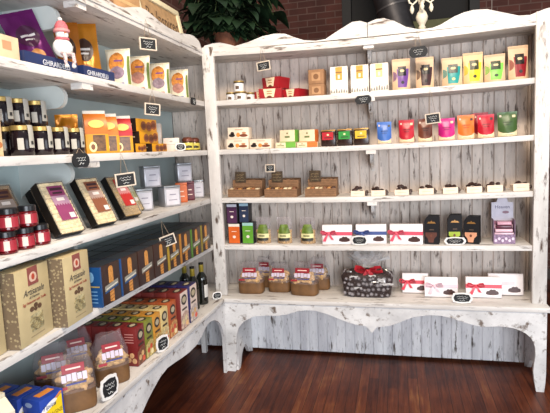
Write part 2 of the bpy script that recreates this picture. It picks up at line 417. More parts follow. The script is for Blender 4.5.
# corbels under every shelf, half way along
def corbel_profile(t0, t1, zt, drop):
    """side of a bracket: straight along the shelf and the wall, with a fat rounded nose"""
    s = 1 if t1 > t0 else -1; r = drop*.46; c = t0 + s*r
    q = [(t1, zt), (t1, zt - drop*1.5)]
    for k in range(7):
        t = k/6; q.append((t1 + (c - t1)*(t*.9 + .05), zt - drop*(1.35 - .43*math.sin(t*PI/2))))
    for k in range(11):
        a = -PI/2 - PI*k/10*.95
        q.append((c + s*math.cos(a)*r, zt - drop*.46 + math.sin(a)*r))
    q.append((c, zt))
    return q
for z in (2.205, Z2 - TH, Z3 - TH, Z4 - TH):
    z -= SAG[2.241 if z > 2 else round(z + TH, 3)] + .0004
    o = MB().prism(corbel_profile(.10, YB, z, .10), 'yz', 1.022, 1.044).build('corbel', W_Z, bu, 50)
    MB().box(1.002, 1.066, .002, .06, z - .024, z).build('cleat', W_X, o)

# ================================================================== left shelving unit
lu = thing('shelving_unit', 'whitewashed shelving unit along the left side with pale blue back', 'shelving unit', (0, 0, -.0012))
MB().box(XB - .012, XB, YE, YB, ZB, 2.205).build('back_panel', BLUE, lu)
MB().box(XB, .010, YE, -.0935, ZB - .03, ZB, .004).box(XB, -.083, -.0935, YB, ZB - .03, ZB).build('bench_top', W_Y, lu)
beadboard(XB, -.0835, ZB, 2.205, YB + .0005).build('end_board', W_BEAD, lu)
beadboard(XB, -.0835, .022, ZB - .03, YB + .0005).build('lower_end_board', W_BEAD_DAYLIT, lu)
for z in (Z2, Z3, Z4, Z5):
    MB().box(XB, -.0845, YE + .03, YB - .001, z - TH, z, .002).build('shelf', W_Y, lu)
MB().box(XB, -.0845, YE, YB + .012, 2.205, 2.241, .002).build('top_shelf', W_Y, lu)
MB().box(-.0845, -.076, YE, -.0145, 2.203, 2.2245, .002).box(-.0845, -.070, YE, -.0145, 2.2245, 2.243, .002).build('top_rail', W_Y, lu)
MB().box(XB, -.083, YE, YE + .03, 0, 2.205).build('end_panel', W_Z, lu)
cl = [(-.015, 2.262), (-.03, 2.287), (-.06, 2.304), (-.126, 2.316), (-.191, 2.312), (-.255, 2.302), (-.316, 2.293), (-.404, 2.284), (-.512, 2.284), (-.611, 2.293), (-.703, 2.308), (-.767, 2.318), (-.831, 2.316), (-.914, 2.295), (-.993, 2.272), (-1.047, 2.265), (-1.098, 2.267), (-1.164, 2.280), (-1.3, 2.31), (-1.42, 2.315), (-1.55, 2.29), (-1.68, 2.262), (-1.8, 2.27), (-1.95, 2.30), (-2.1, 2.31), (-2.25, 2.28), (YE, 2.26)]
MB().prism([(-.015, 2.2435)] + cl + [(YE, 2.2435)], 'yz', -.100, -.082).build('crown_board', W_Y, lu, 50)
la = [(-.119, .0), (-.114, .256), (-.13, .30), (-.155, .345), (-.192, .392), (-.225, .418), (-.253, .432), (-.30, .450), (-.344, .459), (-.39, .460), (-.446, .450), (-.52, .418), (-.597, .400), (-.70, .400), (-.803, .410), (-.9, .424), (-.984, .433), (-1.065, .422), (-1.148, .394), (-1.21, .368), (-1.272, .335), (-1.33, .30), (-1.38, .285), (-1.43, .30), (-1.55, .36), (-1.7, .41), (-1.9, .43), (-2.1, .40), (-2.2, .34), (-2.26, .2), (-2.27, 0), (YE, 0), (YE, .504)]
MB().prism([(-.0945, .504), (-.0945, .0)] + la, 'yz', -.018, .002).build('apron', W_APR, lu, 50)
MB().box(-.31, -.275, .19, .225, 0, ZB - .03).build('rear_leg', W_Z, lu)
for z in (2.205, Z2 - TH, Z3 - TH):
    o = MB().prism(corbel_profile(-.20, XB, z, .105), 'xz', -1.35, -1.325).build('corbel', PALE, lu, 50)
    MB().box(-.145, -.088, -1.375, -1.30, z - .026, z).build('cleat', W_X, o)
for z in (Z4 - TH,):
    o = MB().prism(corbel_profile(-.22, XB, z, .09), 'xz', -1.35, -1.325).build('corbel', PALE, lu, 50)

# ================================================================== goods: shared builders
def label_on(p, name, m, u0, u1, v0, v1, parent, shape=None, off=.0016): return p.patch(name, m, parent, u0, u1, v0, v1, off, shape=shape)
def chalk_tag(kind, label, loc, rz, w_=.085, h_=.06, string=.06, roll=0., tilt=0., spread=.018):
    """kind: framed / oval hung on twine, standing plaque with scalloped frame"""
    t = thing('chalkboard_tag', label, 'price tag', loc, rz, 'little chalkboard price tags', tilt, roll, hung=(kind != 'standing'))
    d = .006
    if kind in ('framed', 'framed_plain'):
        MB().box(-w_/2+.004, w_/2-.004, -d/2-.0008, d/2, .004, h_-.004).build('slate', SLATE, t)
        f = MB()
        k = .007
        f.box(-w_/2, w_/2, -d/2-.002, d/2+.001, 0, k, .0015).box(-w_/2, w_/2, -d/2-.002, d/2+.001, h_-k, h_, .0015)
        f.box(-w_/2, -w_/2+k, -d/2-.002, d/2+.001, k*.8, h_-k*.8).box(w_/2-k, w_/2, -d/2-.002, d/2+.001, k*.8, h_-k*.8)
        f.build('frame', TAGFRAME, t)
    elif kind == 'oval':
        pts = []
        for i in range(32):
            a = 2*PI*i/32; e = .62
            pts.append((w_/2*math.copysign(abs(math.cos(a))**e, math.cos(a))*(1 + .03*math.cos(6*a)), h_/2 + h_/2*math.copysign(abs(math.sin(a))**e, math.sin(a))*(1 + .05*math.cos(6*a))))
        MB().prism(pts, 'xz', -d/2, d/2).build('slate', SLATE, t)
    elif kind == 'standing':
        pts = []
        for i in range(40):
            a = 2*PI*i/40; e = .55
            pts.append((w_/2*math.copysign(abs(math.cos(a))**e, math.cos(a))*(1 + .05*math.cos(8*a)), h_/2 + h_/2*math.copysign(abs(math.sin(a))**e, math.sin(a))*(1 + .05*math.cos(8*a))))
        mz = min(z for x, z in pts); pts = [(x, z - mz) for x, z in pts]
        MB().prism(pts, 'xz', -d/2, d/2).box(-w_*.25, w_*.25, d/2, .03, 0, .003).build('frame', WHITE, t)
        q = [(x*.80, (z - h_/2)*.74 + h_/2) for x, z in pts]
        MB().prism(q, 'xz', -d/2-.001, -d/2-.0001).build('slate', SLATE, t)
    yy = -d/2 - .0022
    scribble(t, CHALK, -w_*.28, w_*.28, h_*.66, h_*.07, yy, 9, .0007)
    scribble(t, CHALK, -w_*.22, w_*.24, h_*.48, h_*.06, yy, 8, .0008)
    scribble(t, CHALK, -w_*.14, w_*.14, h_*.28, h_*.09, yy, 4, .0010)
    if string:
        MB().tube([(-spread, 0, h_ - .003), (-spread*.4, .004, h_ + string*.6), (0, .006, h_ + string), (spread*.4, .004, h_ + string*.6), (spread, 0, h_ - .003)], .0011, 5).build('twine', TWINE, t)
    return t
DARKPRINT = mat('#45241d', rough=.4, var=.2, scale=120)
CHOC = mat('#3b231b', rough=.4, var=.2, scale=60)
COOKIE = mat('#b98243', rough=.75, var=.2, scale=45)
PALECOOKIE = mat('#c9a06a', rough=.8, var=.25, scale=40)
LILACPRINT = mat('#cdbfd0', rough=.4)
NAVY = mat('#1d2748', rough=.4)
def chocolate_print(parent, dims, face, cu, cv, s, m=None):
    """printed cluster of chocolates: a few overlapping ovals and a wider foot"""
    w_, d_, h_ = dims
    for k, (du, dv, ru, rv) in enumerate(((0, -.035, .155, .055), (-.085, .0, .06, .065), (.085, .0, .065, .065), (-.02, .04, .055, .08), (.045, .045, .05, .075))):
        panel(parent, 'chocolate_picture', m or DARKPRINT, face, dims, oval(cu + du*s, cv + dv*s, ru*s, rv*s*w_/h_*.75, 12), .0009 + .0002*k)

# ------------------------------------------------ back unit, upper compartment
def tin(label, cx, cy, z, r, h):
    t = thing('tin', label, 'tin', (cx, cy, z), 0, 'small white tins with gold lids')
    MB().lathe([(r*.96, 0), (r, .004), (r, h*.78)], 22).build('tin_body', WHITE, t)
    MB().lathe([(r*.9, h*.765), (r*1.03, h*.77), (r*1.03, h*.86)], 22).build('lid_rim', mat('#2c231c', rough=.35), t)
    MB().lathe([(r*1.03, h*.861), (r*1.02, h*.985), (r*.97, h), (r*.2, h*1.0)], 22).build('lid', mat('#c9a862', rough=.3, metal=.7), t)
    def fn(a, c):
        q = -PI/2 - .35 + .7*a; return (math.cos(q)*(r+.0012), math.sin(q)*(r+.0012), h*(.2 + .3*c))
    MB().grid(fn, 6, 3).build('emblem', mat('#5b4638', rough=.5), t)
tin('small white tin with gold lid, at left end of the bottom tin row', .062, .14, Z2, .036, .064)
tin('small white tin in the middle of the bottom tin row, under another tin', .142, .112, Z2, .040, .064)
tin('small white tin at right end of the tin row, nearest the red boxes', .188, .187, Z2, .036, .062)
tin('small white tin standing on top of the other tins', .128, .118, Z2 + .0655, .036, .072)

RED = mat('#9c1822', rough=.4); REDD = mat('#8c141f', rough=.4); CREAM = mat('#e6cfae', rough=.5)
def red_box(label, cx, cy, z, w_, d_, h_, rz):
    t = thing('red_gift_box', label, 'box', (cx, cy, z), rz, 'red boxes with cream labels')
    MB().loft([[(-w_/2*.93, -d_/2*.93, 0), (w_/2*.93, -d_/2*.93, 0), (w_/2*.93, d_/2*.93, 0), (-w_/2*.93, d_/2*.93, 0)],
               [(-w_/2, -d_/2, h_*.97), (w_/2, -d_/2, h_*.97), (w_/2, d_/2, h_*.97), (-w_/2, d_/2, h_*.97)], [(-w_/2*.98, -d_/2*.98, h_), (w_/2*.98, -d_/2*.98, h_), (w_/2*.98, d_/2*.98, h_), (-w_/2*.98, d_/2*.98, h_)]]).build('carton_body', RED, t)
    panel(t, 'label', CREAM, 'front', (w_, d_, h_), [(.28, .16), (.66, .16), (.74, .96), (.20, .96)])
    for k, v in enumerate((.72, .5)): panel(t, 'label_print', mat('#a5713f', rough=.6), 'front', (w_, d_, h_), (.36, .58, v-.04, v+.04), .0016)
    chocolate_print(t, (w_, d_, h_), 'front', .47, .2, .7, mat('#6b3a22', rough=.5))
red_box('small red box half hidden at the left of the red pile', .268, .20, Z2, .08, .07, .066, -10)
red_box('large red box with cream label at the bottom middle of the red pile', .368, .130, Z2, .165, .13, .0715, -3)
red_box('low red box at the right end of the red pile', .530, .155, Z2, .125, .15, .062, -20)
red_box('red box resting on top of the red pile', .392, .142, Z2 + .0735, .145, .13, .074, -22)
def kraft_box(label, cx, cy, z, w_, d_, h_):
    t = thing('kraft_box', label, 'box', (cx, cy, z), -4, 'stacked brown kraft boxes'); D = (w_, d_, h_)
    carton_body(t, D, mat('#9a7250', rough=.8, var=.1))
    panel(t, 'label', mat('#b58a62', rough=.7), 'front', D, (.22, .78, .2, .8))
    panel(t, 'label_print', mat('#7c5638', rough=.8), 'front', D, oval(.5, .5, .17, .2), .0015)
kraft_box('brown kraft box at the bottom of the pair beside the white bags', .684, .127, Z2, .105, .09, .084)
kraft_box('brown kraft box stacked on top of another, beside the white bags', .684, .127, Z2 + .0855, .105, .09, .092)
GOLD = mat('#cf9a3a', rough=.4, var=.1, scale=80); PALEGOLD = mat('#e3cf8e', rough=.4, var=.1, scale=80)
for i, (cx, m, l) in enumerate(((.833, GOLD, 'left white block bag with gold label, next to the kraft boxes'), (.969, GOLD, 'middle one of three white block bags with gold label'), (1.096, PALEGOLD, 'right white block bag with paler gold label'))):
    w_, d_, h_ = .114, .07, .185
    t = thing('coffee_bag', l, 'bag', (cx, .106, Z2), (2, 0, -3)[i], 'white block bags'); D = (w_, d_, h_)
    b = MB(); g = lambda k, y0, y1, z: [(-w_/2*k, y0, z), (w_/2*k, y0, z), (w_/2*k, y1, z), (-w_/2*k, y1, z)]
    b.loft([g(.97, -d_/2, d_/2, 0), g(1, -d_/2, d_/2, .01), g(1, -d_/2, d_/2, h_*.86), g(.98, -d_/2*.75, d_/2*.75, h_*.95), g(.97, -d_/2*.55, d_/2*.55, h_)])
    b.build('bag_body', mat('#ece4d9', rough=.5), t)
    panel(t, 'label', m, 'front', D, (.31, .69, .52, .97), .0011)
    panel(t, 'label_band', mat('#8a6426', rough=.5), 'front', D, (.31, .69, .76, .81), .0016)
    panel(t, 'label_print', mat('#f1e5c8', rough=.5), 'front', D, (.44, .56, .57, .7), .0016)
    for k in range(7):
        u = .07 + .86*k/6; hh = .13 + .09*random.random()
        panel(t, 'line_drawing', mat('#8b8680', rough=.6, var=.2, scale=200), 'front', D, [(u-.055, .07), (u+.055, .07), (u+.04, hh), (u, hh+.05), (u-.045, hh-.02)])
    panel(t, 'bag_fold', mat('#c9bfb2', rough=.5), 'front', D, (.03, .97, .853, .862))
# curvy front stand-up pouches
for i, (cx, col, dk, w_, h_, l) in enumerate((
    (1.232, '#6b3f8c', '#1d1820', .114, .202, 'kraft stand-up pouch with purple label'),
    (1.378, '#3a2024', '#1a1417', .112, .198, 'kraft stand-up pouch with dark brown label under the oval tag'),
    (1.543, '#1d8f8c', '#3c443c', .124, .180, 'kraft stand-up pouch with teal label'),
    (1.667, '#e5c928', '#3a3a1e', .118, .196, 'kraft stand-up pouch with yellow label'),
    (1.792, '#7fc650', '#2c3a20', .122, .172, 'kraft stand-up pouch with lime green label'),
    (1.926, '#8f1c26', '#221a18', .116, .208, 'tallest kraft stand-up pouch, with crimson label, by the right post'))):
    t = thing('stand_up_pouch', l, 'pouch', (cx, .105, Z2), (4, 2, -3, 0, -4, 3)[i], 'colour labelled pouches on the upper shelf')
    p = Pouch(w_, .062, h_, wob=.004, seed=i*3.1)
    p.body('pouch_body', mat('#d7b592' if i != 3 else '#e0bd8a', rough=.5, var=.04), t)
    m = mat(col, rough=.4)
    label_on(p, 'label', m, -.52, .86, .10, .68, t, shape=lambda c: (.08 - .08*c, .78 + .22*math.sin(c*PI*.5)))
    label_on(p, 'brand_patch', mat(dk, rough=.4), -.38, .56, .46, .76, t, off=.0028)
    label_on(p, 'crest', mat('#c8b688', rough=.4), -.16, .36, .58, .66, t, off=.0038, shape=lambda c: (.3*abs(c-.5), 1-.3*abs(c-.5)))
    label_on(p, 'round_mark', mat(col, rough=.5, var=.02, alpha=.55), -.93, -.5, .3, .62, t, off=.0012, shape=lambda c: (0, math.sqrt(max(.01, 1-(2*c-1)**2))))
    label_on(p, 'label_print', mat('#d9c58f' if i == 2 else dk, rough=.5), -.06, .3, .2, .3, t, off=.0028, shape=lambda c: (.5-.5*math.sqrt(max(.02, 1-(2*c-1)**2)), .5+.5*math.sqrt(max(.02, 1-(2*c-1)**2))))
    label_on(p, 'seal', mat('#c9a682', rough=.5), -.97, .97, .93, .985, t, off=.0012)

# ------------------------------------------------ back unit, second compartment
def chocolate_box(label, cx, cy, z, w_, d_, h_, rz=0):
    t = thing('chocolate_box', label, 'box', (cx, cy, z), rz, 'cream boxes with pictures of chocolates'); D = (w_, d_, h_)
    carton_body(t, D, mat('#e9d6c0', rough=.45))
    for u, v, ru, rv, c in ((.2, .3, .15, .15, '#241a18'), (.22, .48, .09, .14, '#2b1d1a'), (.5, .34, .09, .2, '#e08a3c'), (.76, .28, .2, .13, '#7a4028'), (.78, .5, .1, .1, '#b8805a')):
        panel(t, 'chocolate_picture', mat(c, rough=.45), 'front', D, oval(u, v, ru, rv))
    panel(t, 'label_print', mat('#c5a184', rough=.5), 'front', D, (.35, .72, .76, .84))
chocolate_box('cream chocolate box at bottom left of the chocolate box pile', .117, .095, Z3, .158, .09, .0695)
chocolate_box('cream chocolate box at bottom right of the chocolate box pile', .285, .097, Z3, .158, .09, .066, -5)
chocolate_box('cream chocolate box lying on top of the other chocolate boxes', .124, .10, Z3 + .0715, .152, .085, .078)
def tea_box(label, cx, cy, z, w_, d_, h_, side, split, rz=0):
    t = thing('tea_box', label, 'box', (cx, cy, z), rz, 'cream boxes with green or orange ends'); D = (w_, d_, h_)
    cm = mat('#e5d6b4', rough=.5); sm = mat(side, rough=.45)
    carton_body(t, D, cm)
    if split: panel(t, 'coloured_panel', sm, 'front', D, (.5, 1, 0, 1))
    else:
        panel(t, 'coloured_panel', sm, 'right', D, (0, 1, 0, 1)); panel(t, 'coloured_panel', sm, 'front', D, (.0, 1, .0, .05))
    c = .25 if split else .5
    panel(t, 'label_print', mat('#6f7a4a', rough=.5), 'front', D, (c-.16, c+.16, .36, .5), .0016)
    panel(t, 'crest', mat('#8a7a4a', rough=.5), 'front', D, oval(c, .72, .06, .07), .0016)
G_, O_ = '#6aa83c', '#e0702a'
tea_box('small cream and green box lying under the taller green sided box', .462, .10, Z3, .139, .10, .0368, G_, True)
tea_box('cream box with green side standing on a flat cream and green box', .478, .105, Z3 + .0385, .112, .07, .083, G_, False, -12)
tea_box('small cream and orange box lying under the taller orange sided box', .61, .10, Z3, .139, .10, .0333, O_, True)
tea_box('cream box with orange side standing on a flat cream and orange box', .615, .105, Z3 + .035, .112, .07, .083, O_, False, -12)
for cx, col, h_, l in ((.753, '#b7202c', .109, 'red'), (.863, '#2f8f3a', .110, 'green'), (.972, '#dfb32a', .110, 'yellow')):
    w_, d_ = .098, .085
    t = thing('spice_jar', 'square dark jar with %s label and gold lid' % l, 'jar', (cx, .105, Z3), -3, 'square dark jars with coloured labels'); D = (w_, d_, h_)
    MB().box(-w_/2, w_/2, -d_/2, d_/2, 0, h_*.92, .006).build('jar_body', mat('#2c1a14', rough=.25, var=.2, scale=60), t)
    MB().box(-w_/2*.98, w_/2*.98, -d_/2*.98, d_/2*.98, h_*.92, h_, .003).build('lid', mat('#b98f4d', rough=.35, metal=.5), t)
    panel(t, 'label', mat(col, rough=.4), 'front', (w_, d_, h_), (.1, .86, .40, .86))
    panel(t, 'crest', mat('#f0e3b0', rough=.4), 'front', D, oval(.5, .7, .08, .06), .0016)
    panel(t, 'label_print', mat('#2c1a14', rough=.5), 'front', D, (.25, .75, .5, .55), .0016)
def tea_pouch(label, cx, cy, w_, h_, col, rz=0, lean=0):
    t = thing('tea_pouch', label, 'pouch', (cx, cy, Z3), rz, 'colourful pouches with cream feet')
    p = Pouch(w_, .055, h_, pw=1.6, wob=.003, seed=cx*9)
    m = mat(col, rough=.35)
    p.body('pouch_body', m, t)
    label_on(p, 'cream_foot', mat('#e8d2ac', rough=.5), -.97, .97, .015, .26, t, off=.0010, shape=lambda c: (0 + .0*c, 1))
    label_on(p, 'coloured_bib', m, -.97, .97, .13, .30, t, off=.0018, shape=lambda c: (.5-.5*min(1, math.sqrt(max(.0, 1-(1-c)**2))), .5+.5*min(1, math.sqrt(max(.0, 1-(1-c)**2)))))
    label_on(p, 'sticker', mat('#d9bfae', rough=.5), -.80, -.60, .80, .88, t)
    label_on(p, 'sticker', mat('#3c3a34', rough=.5) if rz >= 0 else mat('#d8c7a2', rough=.5), .50, .82, .76, .86, t)
    dk_ = mat('#' + ''.join('%02x' % int(int(col[k:k+2], 16)*.72) for k in (1, 3, 5)), rough=.45)
    label_on(p, 'label_print', dk_, -.5, .5, .56, .60, t, off=.0012)
    label_on(p, 'label_print', dk_, -.35, .35, .47, .50, t, off=.0012)
    label_on(p, 'foot_print', mat('#a3865c', rough=.6), -.45, .45, .06, .075, t, off=.0016)
for cx, w_, h_, col, l in ((1.119, .094, .143, '#3d68b4', 'blue pouch with cream foot, leftmost of the colourful pouches'), (1.260, .098, .147, '#b3182c', 'red pouch with cream foot standing right of the blue pouch'), (1.376, .092, .147, '#6f3b2a', 'chestnut brown pouch with cream foot behind the hanging tag'),
    (1.506, .103, .140, '#c01a76', 'magenta pouch with cream foot'), (1.623, .102, .151, '#e9702a', 'orange pouch with cream foot'), (1.740, .100, .145, '#b5142b', 'red pouch with cream foot standing in front of another red pouch'), (1.864, .114, .151, '#3d5a2c', 'olive green pouch with cream foot, nearest the right post')):
    tea_pouch(l, cx, .09, w_, h_, col, (3, -2, 2, -3, 2, 1, -4)[int((cx-1.1)*9) % 7])
tea_pouch('deep red pouch peeking out behind the front red pouch', 1.722, .165, .092, .163, '#8f1826', 2)

# ------------------------------------------------ back unit, third compartment
CORR = mat('#8a6648', rough=.85, var=.12, scale=70)
for i, (cf, wf, cb, sx) in enumerate(((.146, .230, .142, .098), (.413, .228, .409, .37), (.691, .212, .690, .642))):
    l = ('left', 'middle', 'right')[i]
    t = thing('cardboard_display', 'stepped brown cardboard tray, %s one of three, filled with small packets' % l, 'display tray', (cf, .12, Z4), 0, 'stepped cardboard trays')
    k = .003; wz = .062
    b = MB()
    b.box(-wf/2, wf/2, -.08, .12, 0, k).box(-wf/2, wf/2, -.08, -.08+k, k, .056).box(-wf/2, -wf/2+k, -.08+k, .02, k, .056).box(wf/2-k, wf/2, -.08+k, .02, k, .056)
    b.box(-wf/2+.006, wf/2-.006, .018, .021, k, .112).box(-wf/2+.006, wf/2-.006, .117, .12, k, .120).box(-wf/2+.006, -wf/2+.009, .021, .117, k, .115).box(wf/2-.009, wf/2-.006, .021, .117, k, .115)
    b.build('tray', CORR, t)
    for q in range(4): MB().box(-wf/2+.004, wf/2-.004, -.0812, -.0801, .008 + q*.0125, .0105 + q*.0125).build('flute', mat('#6f5038', rough=.9), t)
    for q in range(5): MB().box(-wf/2+.01, wf/2-.01, .0168, .0178, .058 + q*.011, .0605 + q*.011).build('flute', mat('#6f5038', rough=.9), t)
    for q in range(7):
        x = -wf/2 + .022 + q*(wf-.044)/6
        c = ('#e0c9a0', '#7d4a2c', '#c98b4a', '#4a2a1c', '#d9b27a', '#a8683a', '#ead9b8')[(q+i*2) % 7]
        MB().box(x-.011, x+.011, -.07, -.01, .004, .060 + .006*random.random(), .003).build('packet', mat(c, rough=.5), t)
        MB().box(x-.011, x+.011, .03, .10, .004, .108 + .008*random.random(), .003).build('packet', mat(('#8a6648', '#7a5638')[q % 2], rough=.6), t)
    MB().box(sx-cf-.040, sx-cf+.040, .010, .0165, .098, .174, .001).build('sign_board', mat('#4a3a28', rough=.8, var=.3, scale=60), t)
    for q in range(3): scribble(t, mat('#9a8a68', rough=.8), sx-cf-.028, sx-cf+.028, .152 - q*.02, .004, .0092, 6, .001, 'sign_writing')
for i, (cx, top) in enumerate(((.940, .036), (1.072, .036), (1.224, .036), (1.376, .039), (1.522, .040), (1.665, .040), (1.787, .043), (1.934, .046))):
    l = 'small cream faced carton with dark chocolate bark behind, %s along the shelf from the left' % ORD[i]
    t = thing('candy_carton', l, 'carton', (cx, .085, Z4), (0, 2, -1, 0, 1, 0, -2, 0)[i], 'cream fronted cartons in a row'); w_, d_, h_ = .09, .10, top
    MB().box(-w_/2, w_/2, -d_/2, -d_/2+.004, 0, h_).box(-w_/2, w_/2, -d_/2+.004, d_/2, 0, .004).box(-w_/2, -w_/2+.003, -d_/2+.004, d_/2, .004, h_*.7).box(w_/2-.003, w_/2, -d_/2+.004, d_/2, .004, h_*.7).box(-w_/2+.003, w_/2-.003, d_/2-.003, d_/2, .004, h_*.7).build('carton_body', mat('#ead4bd', rough=.5), t)
    panel(t, 'front_print', mat('#c9a78a', rough=.6), 'front', (w_, d_, h_), (.2, .8, .45, .5))
    b = MB()
    for q in range(11):
        x = random.uniform(-.033, .033); y = random.uniform(-.03, .035)
        b.ball((x, y, .014 + .032*random.random() + (.008 if abs(x) < .02 else 0)), .015, .013, .011, 8, 5)
    b.build('chocolate_filling', CHOC, t)['kind'] = 'stuff'
    p = MB()
    for q in range(5):
        x = .052 + .006*random.random(); p.ball((x, -.02 + q*.015, .014 + .01*random.random()), .011, .012, .012, 8, 5)
    o = p.build('wrapped_chocolate', mat('#5d4e4a', rough=.25, var=.3, scale=90), t); o['kind'] = 'stuff'

# ------------------------------------------------ back unit, fourth compartment
def tall_carton(label, cx, cy, z, w_, d_, h_, col, top, rz=0):
    t = thing('spice_carton', label, 'box', (cx, cy, z), rz, 'small dark sided cartons stacked by the corner post'); D = (w_, d_, h_)
    carton_body(t, D, mat('#17141c', rough=.4))
    panel(t, 'front_panel', mat(col, rough=.4), 'front', D, (.06, .94, .02, .86))
    panel(t, 'top_band', mat(top, rough=.4), 'front', D, (.06, .94, .86, 1.0))
    panel(t, 'crest', mat('#e8dcd2', rough=.4), 'front', D, oval(.5, .34, .13, .07), .0016)
    panel(t, 'label_print', mat('#e8dcd2', rough=.4), 'front', D, (.3, .7, .6, .63), .0016)
tall_carton('orange fronted small carton at bottom left of the stack by the post', .060, .085, Z5, .092, .085, .142, '#d2601f', '#e6ded0')
tall_carton('green fronted small carton at bottom right of the stack by the post', .162, .085, Z5, .088, .085, .150, '#5d9a2c', '#9cc7c0')
tall_carton('purple fronted small carton stacked on the orange one', .046, .095, Z5 + .1435, .082, .08, .138, '#4b2448', '#cfd0dc')
tall_carton('navy fronted small carton stacked on the green one', .136, .095, Z5 + .1515, .074, .08, .135, '#26324e', '#a3c4d6')
for cx, l in ((.266, 'left'), (.420, 'middle'), (.586, 'right')):
    t = thing('snack_bag', 'clear bag of nuts with green label, %s one of three on the middle shelf' % l, 'bag', (cx, .085, Z5), 0, 'clear bags with green labels')
    p = Pouch(.118, .085, .185, pw=1.3, neck=.12, wob=.006, seed=cx*20)
    p.body('film', FILM, t)
    q = Pouch(.108, .072, .095, pw=1.8, wob=.004, seed=cx*7, seal=1.05)
    o = q.body('nut_filling', mat('#b9935a', rough=.7, var=.3, scale=90), t); o['kind'] = 'stuff'
    label_on(p, 'label', mat('#62782a', rough=.45, var=.25, scale=40), -.74, .74, .36, .72, t, off=.001, shape=lambda c: (.18*c*c, 1-.18*c*c))
    label_on(p, 'name_band', mat('#d8d29a', rough=.5), -.78, .78, .22, .38, t, off=.002)
    label_on(p, 'black_band', mat('#26261c', rough=.5), -.7, .7, .12, .22, t, off=.002)
    label_on(p, 'label_print', mat('#4a4a2a', rough=.5), -.5, .3, .28, .32, t, off=.003)
PINK, BLUER, REDR = '#de566c', '#41538f', '#d83a4c'
def bow(parent, x, y, z, s, m):
    b = MB()
    for sd in (-1, 1):
        pts = [(x, y, z), (x + sd*s*.45, y - .006, z + s*.30), (x + sd*s*.85, y - .008, z + s*.36), (x + sd*s*.95, y - .006, z + s*.06), (x + sd*s*.5, y - .004, z - s*.06), (x, y, z)]
        L = MB
        rings = []
        for k, p in enumerate(pts):
            hw = s*(.10 if k in (0, len(pts)-1) else .2)
            rings.append([(p[0] - hw*.25, p[1] - .004, p[2] + hw*.5), (p[0] + hw*.25, p[1] + .003, p[2] - hw*.5), (p[0] + hw*.25, p[1] + .0045, p[2] - hw*.5), (p[0] - hw*.25, p[1] - .0025, p[2] + hw*.5)])
        b.loft(rings)
    b.build('bow_loop', m, parent, 60)
    MB().ball((x, y - .004, z), s*.17, .006, s*.17, 10, 6).build('bow_knot', m, parent)
    for sd, L_ in ((-1, 1.05), (1, .8)):
        g = MB(); rings = []
        for k in range(5):
            t = k/4; px = x + sd*s*(.1 + .45*t*L_); pz = z - s*(.9*t*L_); wv = s*(.10 + .08*t)
            yy = y - .002 - .003*math.sin(t*PI)
            rings.append([(px - wv, yy, pz + wv*.3), (px + wv, yy, pz - wv*.1), (px + wv, yy + .0012, pz - wv*.1), (px - wv, yy + .0012, pz + wv*.3)])
        g.loft(rings); g.build('ribbon_tail', m, parent, 60)
def gift_box(label, cx, cy, z, w_, h_, col, bx, rz=0, tilt=0, d_=.032, pale=False):
    t = thing('gift_box', label, 'gift box', (cx, cy, z + abs(math.sin(R(tilt)))*d_/2 + (.0012 if tilt else 0)), rz, 'white chocolate gift boxes', tilt); D = (w_, d_, h_)
    carton_body(t, D, mat('#ece6e8', rough=.35, var=.02), bev=.003)
    if col:
        m = mat(col, rough=.35)
        MB().box(-w_/2-.0008, w_/2+.0008, -d_/2-.0012, d_/2+.0012, h_*.46, h_*.64).build('ribbon', m, t)
        bow(t, -w_/2 + bx*w_, -d_/2 - .004, h_*.54, .056, m)
    else:
        panel(t, 'pale_print', mat('#e6d2d8', rough=.4), 'front', D, (.3, .75, .45, .62))
    chocolate_print(t, D, 'front', .74, .24, 1.2)
    panel(t, 'label_print', mat('#b9938a', rough=.5), 'front', D, (.66, .82, .12, .14))
gift_box('white gift box with pink red ribbon, left of the box with blue ribbon', .793, .062, Z5, .202, .132, PINK, .22)
gift_box('white gift box with blue ribbon', 1.019, .082, Z5, .202, .131, BLUER, .2)
gift_box('white gift box with pink red ribbon, right of the box with blue ribbon', 1.248, .060, Z5, .21, .134, PINK, .2, -6)
for cx, cy, w_, h_, col, l, rz in ((1.412, .088, .092, .184, '#5a3022', 'black slant topped carton with brown emblem', -9), (1.553, .10, .088, .187, '#a3b82c', 'black slant topped carton with lime green emblem', -3), (1.66, .092, .092, .176, '#d99a78', 'black slant topped carton with peach emblem', -17)):
    t = thing('coffee_carton', l, 'box', (cx, cy, Z5), rz, 'black slant topped cartons'); d_ = .075; D = (w_, d_, h_)
    MB().prism([(-w_/2, 0), (w_/2, 0), (w_/2, h_), (-w_/2 + .022, h_), (-w_/2 + .004, h_*.86), (-w_/2, h_*.80)], 'xz', -d_/2, d_/2).build('carton_body', mat('#121115', rough=.62, spec=.3), t)
    panel(t, 'emblem', mat(col, rough=.45), 'front', D, [(.3, .06), (.62, .06), (.68, .2), (.86, .3), (.86, .42), (.08, .42), (.08, .3), (.24, .2)])
    panel(t, 'gold_crest', mat('#a8793f', rough=.35, metal=.4), 'front', D, [(.2, .74), (.8, .74), (.7, .80), (.56, .80), (.5, .85), (.44, .80), (.3, .80)])
    panel(t, 'label_print', mat('#5f4a3a', rough=.5), 'front', D, (.36, .66, .5, .53))
    panel(t, 'emblem_mark', mat('#6b3a26', rough=.5), 'front', D, oval(.47, .3, .08, .05), .0016)
t = thing('counter_display', 'pale lilac countertop display box of wrapped bars with tall backboard', 'display box', (1.847, .10, Z5), -4)
LIL = mat('#8b6f8e', rough=.45, var=.25, scale=80)
b = MB(); b.box(-.062, .062, -.05, .05, 0, .004).box(-.062, .062, -.05, -.047, .004, .06).box(-.062, -.059, -.047, .05, .004, .15).box(.059, .062, -.047, .05, .004, .15)
b.build('tray', LIL, t)
